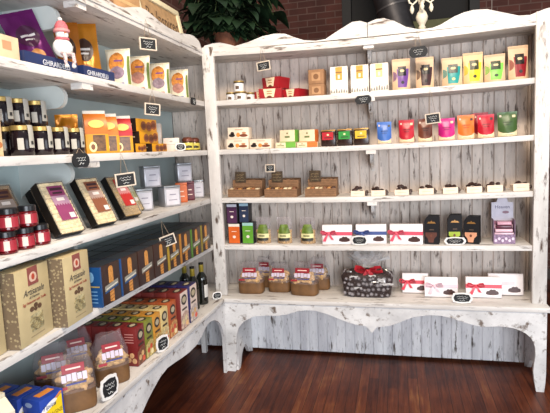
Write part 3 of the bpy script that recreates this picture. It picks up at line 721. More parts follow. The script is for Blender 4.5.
pts = [(-.064, 0), (.064, 0), (.064, .252), (.034, .254), (.028, .272)] + [(.028*math.cos(a), .272 + .016*math.sin(a)) for a in [PI*k/8 for k in range(1, 8)]] + [(-.028, .272), (-.034, .254), (-.064, .252)]
MB().prism(pts, 'xz', .0502, .0535).build('backboard', mat('#cfcbd8', rough=.45), t)
text('Heaven', .03, mat('#5b5578', rough=.5), t, (0, .0490, .222), width=.085)
MB().prism([(.02 + .02*math.cos(2*PI*k/16), .188 + .009*math.sin(2*PI*k/16)) for k in range(16)], 'xz', .0485, .0500).build('oval_badge', mat('#93707f', rough=.5), t)
for k in range(4): MB().box(-.056, .056, -.040 + k*.021, -.023 + k*.021, .006, .07 + k*.022, .004).build('wrapped_bar', mat(('#d9b4c4', '#5a2a3c', '#d9b4c4', '#8d5a70')[k], rough=.25), t)
for k in range(3): MB().box(-.052 + .006*k, .05 - .004*k, -.044, .03, .073 + k*.0225, .093 + k*.0225, .005).build('wrapped_bar', mat(('#e2bccb', '#5a2a3c', '#c795a8')[k], rough=.25), t)
for k in range(6): panel(t, 'tray_print', mat('#d8c6d8', rough=.5), 'front', (.124, .10, .06), oval(.1 + .16*k, .35 + .2*(k % 2), .06, .16))

# ------------------------------------------------ back unit, bench
def cookie_bag(label, cx, cy, z, w_, h_, rz, seed, d_=.12, grp='clear bags of biscotti with brown bases', tilt=0):
    t = thing('biscotti_bag', label, 'bag of cookies', (cx, cy, z), rz, grp, tilt)
    rn = random.Random(seed)
    hb = h_*.40
    g = lambda k, q, zz: [(-w_/2*k, -d_/2*q, zz), (w_/2*k, -d_/2*q, zz), (w_/2*k, d_/2*q, zz), (-w_/2*k, d_/2*q, zz)]
    bt = bmesh.new()
    b = MB()
    def rr(k, q, zz, n=28, e=.5):
        o = []
        for i in range(n):
            a = 2*PI*i/n
            o.append((w_/2*k*math.copysign(abs(math.cos(a))**e, math.cos(a)), d_/2*q*math.copysign(abs(math.sin(a))**e, math.sin(a)), zz))
        return o
    b.loft([rr(.93, .93, 0), rr(.98, .98, .006), rr(1, 1, hb*.4), rr(.985, .985, hb)], True, True, True)
    b.build('paper_base', mat('#6f4d2b', rough=.6, var=.16), t)
    c = MB()
    for k in range(56):
        x = rn.uniform(-.31, .31)*w_; y = rn.uniform(-.34, .26)*d_ if k % 2 else -.37*d_
        zz = hb + rn.uniform(-.004, .30)*h_*(1 - abs(x)/w_*.95); y *= 1 - .55*max(0, zz-hb)/(h_*.3)
        c.M = Matrix.Translation((x, y, zz)) @ Matrix.Rotation(rn.uniform(0, PI), 4, 'Y') @ Matrix.Rotation(rn.uniform(-.6, .6), 4, 'Z')
        c.ball((0, 0, 0), .027, .014, .015, 9, 6)
    c.build('biscotti_filling', PALECOOKIE, t)['kind'] = 'stuff'
    f = MB(); rings = []
    for j in range(9):
        v = j/8; k = 1.015 - .05*v if v < .5 else .99 - .30*((v-.5)/.5); q = 1.02 - .75*v**1.6
        ring = []
        for p in rr(k, max(q, .06), hb*.9 + (h_ - hb*.9)*v, e=.5):
            nn = noise.noise(Vector((p[0]*40 + seed*7, p[1]*40, p[2]*40)))*.012*min(1, v*2)
            ring.append((p[0]*(1 + nn*3), p[1] + nn*.6, p[2] + nn*(2.2 if v == 1 else .6)))
        rings.append(ring)
    f.loft(rings, True, False, True).build('film', FILM, t, 20)
    qv = lambda v: d_/2*(1.02 - .75*v**1.6)
    def lab(name, m, x0, x1, z0, z1, off):
        def fn(a, cc):
            zz = z0 + (z1-z0)*cc; v = max(0, (zz - hb*.9)/(h_ - hb*.9))
            return (x0 + (x1-x0)*a, -qv(v) - off, zz)
        MB().grid(fn, 4, 6).build(name, m, t)
    lab('red_label', mat('#8f1524', rough=.4), -.27*w_, .25*w_, h_*.70, h_*.84, .005)
    lab('label_script', mat('#e6c9c0', rough=.5), -.18*w_, .16*w_, h_*.76, h_*.785, .0062)
    for k in range(5):
        x = (-.24 + .12*k)*w_
        lab('lilac_letter', LILACPRINT, x-.052*w_, x+.052*w_, h_*(.565 + .02*(k % 2)), h_*(.685 + .008*(k % 3)), .0045)
    lab('navy_strip', mat('#3a3a78', rough=.45), -.2*w_, .26*w_, h_*.51, h_*.54, .005)
    lab('red_sticker', mat('#9c2430', rough=.45), -.42*w_, -.18*w_, h_*.45, h_*.50, .005)
cookie_bag('clear bag of biscotti at the left end of the back bench', .160, .082, ZB, .185, .222, 2, 1)
cookie_bag('clear bag of biscotti in the middle of three on the back bench', .360, .136, ZB, .168, .205, 0, 2)
cookie_bag('clear bag of biscotti on the back bench, right of two others, beside the gift basket', .553, .071, ZB, .195, .229, -6, 3)
cookie_bag('biscotti bag mostly hidden behind the bag at the left end of the back bench', .225, .236, ZB, .15, .225, -3, 4, .08)
cookie_bag('biscotti bag mostly hidden behind the bag beside the dark gift basket', .625, .212, ZB, .175, .225, 3, 5, .10)
# gift basket
t = thing('gift_basket', 'large chocolate gift basket in flower printed cellophane with a red bow', 'gift basket', (.985, .11, ZB), -2)
BW, BD, BH = .335, .2, .165
FLOW = spotted('silver_flower_cellophane', '#24100c', '#877c7e', 60, .12)
def sup(kx, ky, z, n=40, e=.5, jit=0.):
    o = []
    for i in range(n):
        a = 2*PI*i/n; q = 1 + jit*noise.noise(Vector((math.cos(a)*3, math.sin(a)*3, z*30)))
        o.append((kx*q*math.copysign(abs(math.cos(a))**e, math.cos(a)), ky*q*math.copysign(abs(math.sin(a))**e, math.sin(a)), z))
    return o
MB().loft([sup(.150, .085, 0), sup(.158, .092, .012, jit=.03), sup(.166, .098, .07, jit=.05), sup(.172, .1, .13, jit=.06), sup(.158, .09, .152, jit=.08), sup(.11, .06, .168, jit=.1)]).build('basket_body', FLOW, t, 50)
FLOW.node_tree.nodes['Principled BSDF'].inputs['Roughness'].default_value = .6
SILV = mat('#958f92', rough=.4, var=.25, scale=120); BRN = mat('#3a2019', rough=.35, var=.2)
rn = random.Random(5)
for k in range(40):
    col_, row_ = k % 10, k // 10
    x = -.148 + .296*(col_ + .5*(row_ % 2))/9.5 + rn.uniform(-.008, .008); zz = .022 + .036*row_ + rn.uniform(-.006, .006)
    kx = .158 + .1*zz; ky = .093 + .06*zz; yv = -ky*max(0, 1 - abs(x/kx)**4)**.25 - .004
    b = MB(); s_ = rn.uniform(.011, .017); pts = []
    for i in range(20):
        q = 2*PI*i/20; rr_ = s_*(1.0 if i % 2 else .42); pts.append((x + rr_*math.cos(q), zz + rr_*math.sin(q)))
    b.prism(pts, 'xz', yv - .0045, yv - .0005).build('printed_flower', SILV, t)
for k in range(9):
    x = rn.uniform(-.14, .14); zz = rn.uniform(.06, .155); b = MB(); rows = []
    for q in range(5): rows.append([(x + .012*q + rn.uniform(-.003, .003), -.108 - .004*(q % 2), zz + rn.uniform(-.006, .006)), (x + .012*q, -.106, zz + .010 + rn.uniform(-.004, .004))])
    b.loft(rows, closed=False).build('cellophane_crease', FILM_F, t, 15)
for k in range(16):
    x = -.15 + .3*k/15 + rn.uniform(-.01, .01); zz = .145 + rn.uniform(-.01, .03)*(1 - abs(x)*3)
    b = MB(Matrix.Translation((x, rn.uniform(-.075, .01), zz)) @ Matrix.Rotation(rn.uniform(-1, 1), 4, 'Y') @ Matrix.Rotation(rn.uniform(-.6, .6), 4, 'X'))
    b.box(-.018, .018, -.008, .008, -.009, .009, .004).build('wrapped_chocolate', (SILV, BRN, mat('#8f8a86', rough=.2, metal=.6))[k % 3], t)
f = MB(); rings = []; g = MB(); grings = []
for j in range(16):
    v = j/15
    if v < .45: q = v/.45; kx = .178 + .012*math.sin(q*PI); ky = .104 + .01*math.sin(q*PI); zz = .002 + .165*q
    elif v < .62: q = (v-.45)/.17; kx = .178 - .125*q; ky = .104 - .07*q; zz = .167 + .03*q
    else: q = (v-.62)/.38; kx = .053 + .075*q**.8; ky = .034 + .03*q; zz = .197 + .092*q
    ring = []
    for i, p in enumerate(sup(kx, ky, zz, e=.6)):
        nn = noise.noise(Vector((p[0]*28, p[1]*28, p[2]*28)))
        ring.append((p[0]*(1 + .14*nn*(v > .3)), p[1]*(1 + .3*nn*(v > .4)), p[2] + (.02*nn if v > .6 else .006*nn*(v > .1))))
    if v <= .62: rings.append(ring)
    if v >= .58: grings.append(ring)
f.loft(rings, True, False, False).build('cellophane', FILM_G, t, 15)
g.loft(grings, True, False, False).build('cellophane_gather', FILM_T, t, 12)
rn = random.Random(9)
for k in range(13):
    a = 2*PI*k/13 + rn.uniform(-.2, .2); fb = MB(); rows = []
    up = rn.uniform(.07, .105); out = rn.uniform(.05, .15); wv = rn.uniform(.010, .02)
    for q in range(6):
        v = q/5; r_ = .02 + out*v**1.3; z = .196 + up*v - .03*v*v*(out > .1)
        c = Vector((math.cos(a)*r_, math.sin(a)*r_*.42, z)); sd = Vector((-math.sin(a), math.cos(a)*.5, .5)).normalized()
        w2 = wv*(.3 + v); zz = .012*(-1)**q
        rows.append([c - sd*w2, c + Vector((zz*.4, zz*.3, abs(zz)*.4)), c + sd*w2])
    fb.loft(rows, closed=False).build('cellophane_sparkle_fold', FILM_F, t, 12)  # folded film strips, coloured white to stand in for highlights on the wrap
RB = mat('#b51c2a', rough=.45)
for q, (dx, s_) in enumerate(((-.005, .075), (.008, .095), (0, .06))): bow(t, .01 + dx, -.075 - .006*q, .172 + .006*q, s_, RB)
# gift boxes on the bench
gift_box('white gift box with red ribbon partly behind another, beside the gift basket', 1.303, .155, ZB, .17, .134, REDR, .2, 0, -6)
gift_box('plain white gift box with pale pink bow on the bench', 1.464, .078, ZB, .208, .130, '#e6c3cc', .3, 0, -6)
gift_box('white gift box with red ribbon at the right of the bench', 1.727, .090, ZB, .216, .132, REDR, .28, 0, -6)
gift_box('white gift box without ribbon, behind the rightmost ribboned box on the bench', 1.873, .158, ZB, .212, .140, None, .3, 0, -6)

# ================================================================== goods on the left unit
# ------------------------------------------------ left unit, upper compartment
def board_tray(label, cx, cy, z, w_, d_, h_, m, rz, name, cat, grp=None):
    t = thing(name, label, cat, (cx, cy, z), rz, grp); k = .003
    MB().box(-w_/2, w_/2, -d_/2, d_/2, 0, k).box(-w_/2, w_/2, -d_/2, -d_/2+k, k, h_).box(-w_/2, w_/2, d_/2-k, d_/2, k, h_*1.2).box(-w_/2, -w_/2+k, -d_/2+k, d_/2-k, k, h_).box(w_/2-k, w_/2, -d_/2+k, d_/2-k, k, h_).build('tray', m, t)
    return t
def hand_hole_carton(label, cx, cy, z, w_, d_, h_):
    t = thing('cardboard_carton', label, 'box', (cx, cy, z), 90, 'pale cardboard cartons'); D = (w_, d_, h_)
    carton_body(t, D, mat('#d9bd9c', rough=.75, var=.06))
    panel(t, 'hand_hole', mat('#3a2a1e', rough=.9), 'front', D, [(.22 + .16*math.cos(PI*k/10), .62 - .34*math.sin(PI*k/10)) for k in range(11)])
    panel(t, 'printed_mark', mat('#b98a68', rough=.8), 'front', D, (.62, .82, .5, .8))
hand_hole_carton('pale cardboard carton at the near end of the top left shelf, lower of two', -.25, -1.735, Z2, .215, .16, .102)
hand_hole_carton('pale cardboard carton stacked on another at the near end of the top left shelf', -.25, -1.79, Z2 + .1027, .16, .15, .09)
BOXNAVY = mat('#1f2f5c', rough=.45); LETTER = mat('#dfe3ea', rough=.5)
for cy, w_, l in ((-1.462, .318, 'navy blue display tray under a purple bag on the top left shelf'), (-1.135, .25, 'navy blue display tray holding the amber bags on the top left shelf')):
    t = board_tray(l, -.257, cy, Z2, w_, .205, .060, BOXNAVY, 90, 'display_tray', 'display tray', 'navy display trays')
    text('GHIRARDELLI', .03, LETTER, t, (.022 if w_ > .3 else -.015, -.1032, .031), width=.165)
def foil_bag(label, cx, cy, z, w_, h_, col, patch, rz, tilt=0, roll=0, seed=0, grp='foil chocolate bags', d_=.07):
    t = thing('foil_bag', label, 'bag', (cx, cy, z), rz, grp, tilt, roll)
    p = Pouch(w_, d_, h_, pw=1.5, wob=.012, seed=seed, seal=.93)
    p.body('bag_body', mat(col, rough=.28, metal=.35, var=.15, scale=9), t)
    p.patch('dark_panel', mat(patch, rough=.35), t, -.62, .62, .34, .74, .002, shape=lambda c: (.5-.5*math.sqrt(max(.03, 1-(2*c-1)**2)), .5+.5*math.sqrt(max(.03, 1-(2*c-1)**2))))
    p.patch('label_print', mat('#d8d2cf', rough=.4), t, -.4, .4, .53, .57, .0032)
    p.patch('label_print', mat('#d8d2cf', rough=.4), t, -.28, .28, .46, .49, .0032)
    p.patch('chocolate_picture', mat('#c9853f', rough=.45, var=.2), t, -.4, .4, .08, .30, .002, shape=lambda c: (.5-.5*math.sqrt(max(.03, 1-(2*c-1)**2)), .5+.5*math.sqrt(max(.03, 1-(2*c-1)**2))))
    p.patch('seal', mat(col, rough=.3, metal=.5), t, -.98, .98, .93, .99, .0015)
foil_bag('shiny purple foil bag leaning in the navy tray on the top left shelf', -.245, -1.415, Z2 + .032, .15, .240, '#6a1a66', '#431239', 55, -10, -19, 1)
foil_bag('dark brown foil bag behind the snowman', -.318, -1.365, Z2 + .010, .06, .125, '#2a1612', '#1a0e0c', 50, -4, 0, 2)
foil_bag('amber foil bag close behind the snowman, left of the larger amber bag', -.268, -1.182, Z2 + .012, .11, .265, '#b56a1c', '#3a2018', 40, -4, -3, 3)
foil_bag('amber foil bag nearest the picture bags, at the end of the navy tray', -.262, -1.068, Z2 + .012, .14, .285, '#c27c1e', '#3a2018', 36, -4, -3, 4)
# snowman sitting on the tray edge
t = thing('snowman_figure', 'small white stuffed snowman with pink hat sitting on the navy tray edge', 'snowman', (-.128, -1.428, Z2 + .061), 62)
t.scale = (.84, .84, .84)
SNOW = mat('#eceae6', rough=.7); PNK = mat('#c9636c', rough=.7, var=.2, scale=120)
MB().ball((0, 0, .047), .047, .040, .046, 18, 12).build('body', SNOW, t)
MB().ball((0, -.004, .108), .030, .028, .028, 16, 10).build('head', SNOW, t)
MB().lathe([(.034, .122), (.033, .130), (.030, .150), (.020, .168), (.006, .176)], 18, (0, -.002)).build('hat', PNK, t)
MB().lathe([(.033, .117), (.038, .121), (.038, .131), (.033, .134)], 18, (0, -.002)).build('hat_brim', mat('#d88f90', rough=.8), t)
MB().ball((-.002, -.001, .180), .011, .011, .010, 10, 6).build('hat_pompom', SNOW, t)
MB().lathe([(.027, .080), (.034, .083), (.034, .091), (.027, .094)], 18, (0, -.001)).build('scarf', PNK, t)
MB().tube([(0, -.033, .113), (0, -.043, .112), (0, -.052, .110)], [.004, .003, .001], 6).build('nose', mat('#d9742c'), t)
for s_ in (-1, 1):
    MB().ball((s_*.010, -.030, .119), .0028, .002, .0028, 8, 5).build('eye', mat('#1a1a1a'), t)
    MB().tube([(s_*.018, -.030, .014), (s_*.020, -.058, .008), (s_*.022, -.064, -.025), (s_*.018, -.060, -.046)], [.011, .010, .009, .010], 8).build('leg', mat('#dcc0c0', rough=.8, var=.25, scale=140), t)
    MB().ball((s_*.018, -.064, -.050), .010, .013, .008, 10, 6).build('foot', SNOW, t)
# bags with pictures of cookies
for i, (cy, l) in enumerate(((-.895, 'white bag with orange cookie picture, nearest the amber bags'), (-.685, 'white bag with orange cookie picture, second from the amber bags'), (-.440, 'white bag with orange cookie picture, third from the amber bags'), (-.165, 'white bag with orange cookie picture, nearest the corner post'))):
    w_, d_, h_ = .132, .06, .198; D = (w_, d_, h_)
    t = thing('cookie_bag', l, 'bag', (-.195, cy, Z2), 10, 'white bags with cookie pictures')
    p = Pouch(w_, d_, h_, pw=4.0, wob=.004, seed=i*5.3, seal=.98, ex=7)
    p.body('bag_body', mat('#e8ddc4', rough=.45), t)
    ov = lambda c: (.5-.5*math.sqrt(max(.02, 1-(2*c-1)**2)), .5+.5*math.sqrt(max(.02, 1-(2*c-1)**2)))
    p.patch('cookie_picture', mat('#d98a3c', rough=.5, var=.3, scale=50), t, -.66, .66, .36, .90, .0018, shape=ov)
    p.patch('lower_picture', mat(('#8a7484', '#b07a6c', '#8f7a84', '#b07a6c')[i], rough=.5, var=.15, scale=70), t, -.56, .62, .22, .54, .0024, shape=ov)
    p.patch('label_print', mat('#7a4a8a', rough=.5), t, -.2, .5, .66, .70, .003)
    p.patch('blue_foot', mat('#46529a' if i in (0, 3) else '#c25a4a', rough=.5), t, -.5, .55, .04, .12, .0018)
    p.patch('green_edge', mat('#6f7f3a', rough=.5), t, .82, .97, .08, .8, .0016)
    p.patch('crimp', mat('#d4c7a8', rough=.5), t, -.98, .98, .95, .99, .0015)

# ------------------------------------------------ left unit, second compartment
t = thing('bread_carton', 'tall cream carton with brown swirls at the near end of the jam shelf', 'box', (-.19, -1.885, Z3), 90); D = (.17, .12, .245)
carton_body(t, D, mat('#dcbf94', rough=.6))
for v, u in ((.12, .75), (.2, .5), (.16, .9), (.5, .85), (.8, .82)): panel(t, 'brown_swirl', mat('#a5673a', rough=.6, var=.2), 'front', D, oval(u, v, .09, .045))
JAM = mat('#1b1016', rough=.15, var=.2, spec=.6); GOLDLID = mat('#b89a5a', rough=.35, metal=.6); STRIP = mat('#b3afa5', rough=.6)
def jam_jar(label, cx, cy, z, rz):
    t = thing('jam_jar', label, 'jar', (cx, cy, z), rz, 'dark jam jars with white paper strips'); r, h_ = .042, .111
    MB().lathe([(r*.92, 0), (r, .006), (r, h_*.70), (r*.88, h_*.80), (r*.86, h_*.84)], 22).build('jar_glass', JAM, t)
    MB().lathe([(r*.93, h_*.842), (r*.95, h_*.85), (r*.95, h_*.985), (r*.9, h_)], 22).build('lid', GOLDLID, t)
    pts = [(r+.0016, .028), (r+.0016, h_*.70), (r*.97+.002, h_*.85), (r*.97+.001, h_*.985), (r*.9, h_+.0014), (0, h_+.0016), (-r*.5, h_+.0016)]
    w_ = .0135
    def fn(a, c):
        k = c*(len(pts)-1); i = min(int(k), len(pts)-2); f = k - i
        rr_ = pts[i][0]*(1-f) + pts[i+1][0]*f; zz = pts[i][1]*(1-f) + pts[i+1][1]*f
        x = -w_ + 2*w_*a
        y = -math.sqrt(max(0, rr_*rr_ - x*x)) if rr_ > w_ else -rr_
        return (x, y, zz)
    MB().grid(fn, 6, 24).build('paper_strip', STRIP, t)
    def fe(a, c):
        q = -PI/2 + .16*(1.7*a - .85); return (math.cos(q)*(r+.003), math.sin(q)*(r+.003), .040 + .013*c)
    MB().grid(fe, 5, 3).build('round_emblem', mat('#2c2a28', rough=.6), t)
    def fl(a, c):
        q = -PI/2 - 1.25 + .5*a; return (math.cos(q)*(r+.0012), math.sin(q)*(r+.0012), .022 + .042*c)
    MB().grid(fl, 5, 3).build('side_label', mat('#b9b3a8', rough=.6), t)
ys = (-1.668, -1.563, -1.462, -1.358)
for i, y in enumerate(ys): jam_jar('dark jam jar with gold lid, %s from the near end of the bottom row' % ORD[i], -.165, y, Z3, 92)
for i, y in enumerate((-1.742, -1.654, -1.568, -1.468)): jam_jar('dark jam jar in the raised back row, %s from the near end' % ORD[i], -.255, y, Z3 + .1120, 88)
for i, y in enumerate((-1.742, -1.654, -1.568, -1.468)): jam_jar('dark jam jar hidden at the bottom of the back row, %s from the near end' % ORD[i], -.255, y, Z3, 88)
def gable_bag(label, cx, cy, w_, d_, h_, up, rz, hb=.45):
    t = thing('gable_carton', label, 'carton', (cx, cy, Z3), rz, 'yellow window cartons with gabled tops'); zb = h_*hb; D = (w_, d_, zb)
    carton_body(t, D, mat('#d3920f', rough=.45))
    def g(x, y, z): return [(-w_/2*x, -d_/2*y, z), (w_/2*x, -d_/2*y, z), (w_/2*x, d_/2*y, z), (-w_/2*x, d_/2*y, z)]
    MB().loft([g(1, 1, zb + .0003), g(1, 1, h_*.58), g(.97, .7, h_*.78), g(.95, .12, h_*.93)]).build('gabled_top', mat(up, rough=.4, var=.08), t)
    MB().box(-w_/2*.96, w_/2*.96, -.005, .005, h_*.925, h_).build('crimped_seal', mat('#e8ddcc', rough=.5), t)
    panel(t, 'window', mat('#6b4a2c', rough=.3, var=.3, scale=60), 'front', D, (.32, .86, .12, .95))
    panel(t, 'oval_seal', mat('#efdfa0', rough=.4), 'front', D, oval(.30, .34, .17, .27), .0016)
    panel(t, 'oval_mark', mat('#7a4a2a', rough=.4), 'front', D, oval(.30, .34, .09, .15), .0022)
    b = MB(); b.M = Matrix.Translation((0, -d_/2*.86, h_*.68)) @ Matrix.Rotation(R(-20), 4, 'X')
    b.prism([(w_*.34*math.cos(2*PI*k/16), h_*.10*math.sin(2*PI*k/16)) for k in range(16)], 'xz', -.003, .002); b.build('sun_picture', mat('#f0b428', rough=.4, var=.1), t)
    panel(t, 'white_side', mat('#d9d0c4', rough=.5), 'left', (w_, d_, h_), [(.1, .47), (.9, .47), (.7, .76), (.5, .9), (.3, .76)], .0012)
gable_bag('yellow gabled carton with orange top, nearest the jam jars', -.185, -1.168, .104, .08, .200, '#c96c14', 44)
gable_bag('yellow gabled carton with orange top, squeezed beside the red topped one', -.195, -1.043, .09, .07, .194, '#cf7216', 40)
gable_bag('yellow gabled carton with red top', -.190, -.925, .096, .075, .190, '#b51a20', 38)
foil_bag('small orange bag behind the right end of the jam jars', -.285, -1.235, Z3, .10, .185, '#d9861c', '#c9741a', 30, 0, 0, 8, 'small orange bag')
def choc_biscuit(label, cy, z, w_, d_, h_, x=-.20, rz=90):
    t = thing('biscuit_box', label, 'box', (x, cy, z), rz, 'yellow chocolate biscuit boxes'); D = (w_, d_, h_)
    carton_body(t, D, mat('#d3920f', rough=.45))
    panel(t, 'dark_end', mat('#2a1c18', rough=.4), 'left', D, (0, 1, 0, 1))
    panel(t, 'end_print', mat('#b9a58a', rough=.5), 'left', D, (.3, .7, .5, .62), .0016)
    for u, v, r_ in ((.34, .46, .13), (.60, .40, .15), (.84, .55, .14)):
        panel(t, 'biscuit_picture', mat('#8a4a26', rough=.5, var=.15), 'front', D, oval(u, v, r_, min(r_*w_/h_*.8, .42, v - .02)))
        panel(t, 'biscuit_picture', mat('#5f2f1a', rough=.5), 'front', D, oval(u, v-.02, r_*.62, min(r_*.5*w_/h_*.8, .28)), .0016)
choc_biscuit('yellow biscuit box with dark end, left one at the bottom of the stack', -.80, Z3, .115, .09, .0465)
choc_biscuit('yellow biscuit box with dark end, right one at the bottom of the stack', -.60, Z3, .185, .09, .0465, -.19)
choc_biscuit('yellow biscuit box with dark end in the middle of the stack', -.70, Z3 + .0472, .215, .09, .0655)
choc_biscuit('yellow biscuit box with dark end on top of the stack', -.70, Z3 + .1135, .235, .08, .0695, -.205)
def white_box(label, cx, cy, z, w_, d_, h_, rz):
    t = thing('white_carton', label, 'box', (cx, cy, z), rz, 'plain white cartons'); D = (w_, d_, h_)
    carton_body(t, D, mat('#e3d3c6', rough=.45))
    panel(t, 'crest', mat('#b3a396', rough=.5), 'front', D, oval(.5, .74, .1, .06))
    panel(t, 'label_print', mat('#c2b2a6', rough=.5), 'front', D, (.25, .75, .5, .54))
white_box('tall white carton behind the yellow biscuit boxes', -.325, -.315, Z3, .10, .09, .180, 22)
white_box('low white carton with an oval black tag before it', -.195, -.335, Z3, .098, .08, .083, 22)
for cx, cy, l in ((-.185, -.110, 'small glass jar with yellow label and brown lid, nearer the white carton'), (-.21, .065, 'small glass jar with yellow label and brown lid, nearer the corner post')):
    t = thing('honey_jar', l, 'jar', (cx, cy, Z3), 30, 'squat jars with yellow labels'); r, h_ = .038, .092
    MB().lathe([(r*.93, 0), (r, .005), (r, h_*.62), (r*.9, h_*.68)], 22).build('jar_glass', mat('#4a3018', rough=.15), t)
    MB().lathe([(r*.93, h_*.682), (r*.98, h_*.70), (r*.98, h_*.86), (r*.7, h_*.98), (r*.3, h_)], 22).build('lid', mat('#7a4230', rough=.35, metal=.3), t)
    def fn(a, c):
        q = -PI/2 - 1.5 + 3.0*a; return (math.cos(q)*(r+.0012), math.sin(q)*(r+.0012), h_*(.08 + .50*c))
    MB().grid(fn, 14, 3).build('label', mat('#d9c85a', rough=.5), t)
    def fm(a, c):
        q = -PI/2 - .5 + 1.2*a; return (math.cos(q)*(r+.002), math.sin(q)*(r+.002), h_*(.2 + .2*c*(1-.6*abs(a-.5))))
    MB().grid(fm, 8, 2).build('label_print', mat('#3a3018', rough=.5), t)

# ------------------------------------------------ left unit, third compartment
def red_jar(label, cx, cy, z, r=.036, h_=.078):
    t = thing('preserve_jar', label, 'jar', (cx, cy, z), 42, 'little red preserve jars')
    MB().lathe([(r*.86, 0), (r*.97, .005), (r, h_*.4), (r*.93, h_*.66), (r*.76, h_*.74)], 22).build('jar_glass', mat('#640a12', rough=.12, var=.15, spec=.6), t)
    MB().lathe([(r*.80, h_*.742), (r*.85, h_*.75), (r*.85, h_*.97), (r*.78, h_)], 22).build('lid', mat('#17161a', rough=.3), t)
    def fn(a, c):
        q = -PI/2 - .95 + 1.9*a; return (math.cos(q)*(r+.0014), math.sin(q)*(r+.0014), h_*(.16 + .46*c))
    MB().grid(fn, 10, 3).build('label', mat('#a02835', rough=.4), t)
    def fm(a, c):
        q = -PI/2 - .25 + .5*a; return (math.cos(q)*(r+.0022), math.sin(q)*(r+.0022), h_*(.18 + .42*c))
    MB().grid(fm, 4, 3).build('white_tab', mat('#e0c8bc', rough=.5), t)
for i, (x, y) in enumerate(((-.135, -1.825), (-.132, -1.741), (-.130, -1.662))): red_jar('red preserve jar with black lid, %s from the near end of the lower row' % ORD[i], x, y, Z4)
for i, (x, y) in enumerate(((-.136, -1.806), (-.133, -1.716))): red_jar('red preserve jar with black lid stacked on the lower row, %s from the near end' % ORD[i], x, y, Z4 + .0787)
red_jar('red preserve jar cut off at the near end of the lower row', -.138, -1.909, Z4)
def cracker_tray(label, cx, cy, col, cap, rz=76, w_=.128, h_=.238, lean=-31, look=True, x0=0):
    t = thing('cracker_tray', label, 'tray of crackers', (cx, cy, Z4 + .0115), rz, 'leaning trays of flatbread crackers', lean)
    d_ = .040; k = .003
    BLK = mat('#1c1917', rough=.3)
    MB().box(-w_/2, w_/2, d_/2-k, d_/2, 0, h_).box(-w_/2, -w_/2+k, -d_/2, d_/2-k, 0, h_).box(w_/2-k, w_/2, -d_/2, d_/2-k, 0, h_).box(-w_/2+k, w_/2-k, -d_/2, d_/2-k, 0, k).box(-w_/2+k, w_/2-k, -d_/2, d_/2-k, h_-k, h_).build('tray', BLK, t)
    c = MB(); rn = random.Random(int(cy*1000))
    n = 13
    for q in range(n):
        zz = .008 + (h_-.022)*q/(n-1)
        c.M = Matrix.Translation((rn.uniform(-.002, .002), -.004 + rn.uniform(-.002, .002), zz + .003)) @ Matrix.Rotation(R(12), 4, 'X')
        c.box(-w_/2+.007, w_/2-.007, -.020, .016, -.0088, .0088, .004)
    o = c.build('cracker_filling', mat(cap, rough=.8, var=.18, scale=60), t); o['kind'] = 'stuff'
    MB().box(-w_/2, w_/2, -d_/2-.006, -d_/2-.005, 0, h_).build('film', mat('#e6dccb', rough=.15, var=0, alpha=.10, spec=.7), t)
    D = (w_, d_ + .014, h_)
    m = mat(col, rough=.45)
    pale = mat('#' + ''.join('%02x' % int(int(col[k_:k_+2], 16)*.5 + 110) for k_ in (1, 3, 5)), rough=.45)
    panel(t, 'label', m, 'front', D, (.26, .86, .22, .55))
    panel(t, 'label_middle', pale, 'front', D, [(.26, .55)] + [(.26 + .6*q/12, .55 - .045*(q % 2)) for q in range(1, 12)] + [(.86, .55), (.84, .70), (.26, .70)], .0012)
    panel(t, 'label_top', mat(col, rough=.45, var=.15), 'front', D, (.26, .84, .70, .90))
    panel(t, 'label_print', mat('#3a2028', rough=.5), 'front', D, (.34, .78, .81, .86), .0016)
    panel(t, 'label_print', mat('#3a2028', rough=.5), 'front', D, (.38, .74, .74, .775), .0016)
    panel(t, 'label_print', mat('#efe2da', rough=.5), 'front', D, (.42, .70, .60, .66), .0018)
    panel(t, 'white_sticker', mat('#d9d3d0', rough=.5), 'front', D, (.62, .82, .25, .35), .0018)
    return t
cracker_tray('leaning cracker tray with magenta pink label', -.118, -1.500, '#8f3c66', '#f0d8aa')
cracker_tray('leaning cracker tray with brown label', -.118, -1.250, '#8a5238', '#ead0a0')
cracker_tray('leaning cracker tray with red label under the hanging tag', -.128, -1.000, '#b52a26', '#a8864f', w_=.122, h_=.23)
cracker_tray('leaning cracker tray with pale olive label, nearest the tins', -.205, -.825, '#9a9a72', '#a58a58', w_=.115, h_=.22)
cracker_tray('leaning cracker tray with brown label, behind the preserve jars at the near end', -.272, -1.79, '#6a4630', '#8f6a40')
cracker_tray('leaning cracker tray with brown label, between the preserve jars and the pink one', -.265, -1.635, '#6a4630', '#8f6a40')
cracker_tray('leaning cracker tray half hidden between the pink and brown labelled ones', -.262, -1.385, '#5a3a2c', '#7a5a38', h_=.20)
TIN = mat('#a9a7ab', rough=.35, metal=.3)
def square_tin(label, cx, cy, z, w_, d_, h_, rz, col=None, lab='#c9c5cc'):
    t = thing('square_tin', label, 'tin', (cx, cy, z), rz, 'square tins beside the crackers'); D = (w_, d_, h_)
    MB().box(-w_/2, w_/2, -d_/2, d_/2, 0, h_*.9, .004).build('tin_body', mat(col, rough=.4) if col else TIN, t)
    MB().box(-w_/2-.0012, w_/2+.0012, -d_/2-.0012, d_/2+.0012, h_*.9+.0002, h_, .003).build('lid', mat(col, rough=.4) if col else mat('#8f9296', rough=.3, metal=.4), t)
    panel(t, 'label', mat(lab, rough=.5), 'front', D, (.1, .9, .08, .82)); panel(t, 'label', mat(lab, rough=.5), 'right', D, (.1, .9, .08, .82))
    panel(t, 'label_print', mat('#8d8794' if not col else '#e0c9b8', rough=.5), 'front', D, (.3, .7, .55, .6), .0016)
    panel(t, 'label_print', mat('#8d8794' if not col else '#e0c9b8', rough=.5), 'front', D, (.24, .76, .3, .34), .0016)
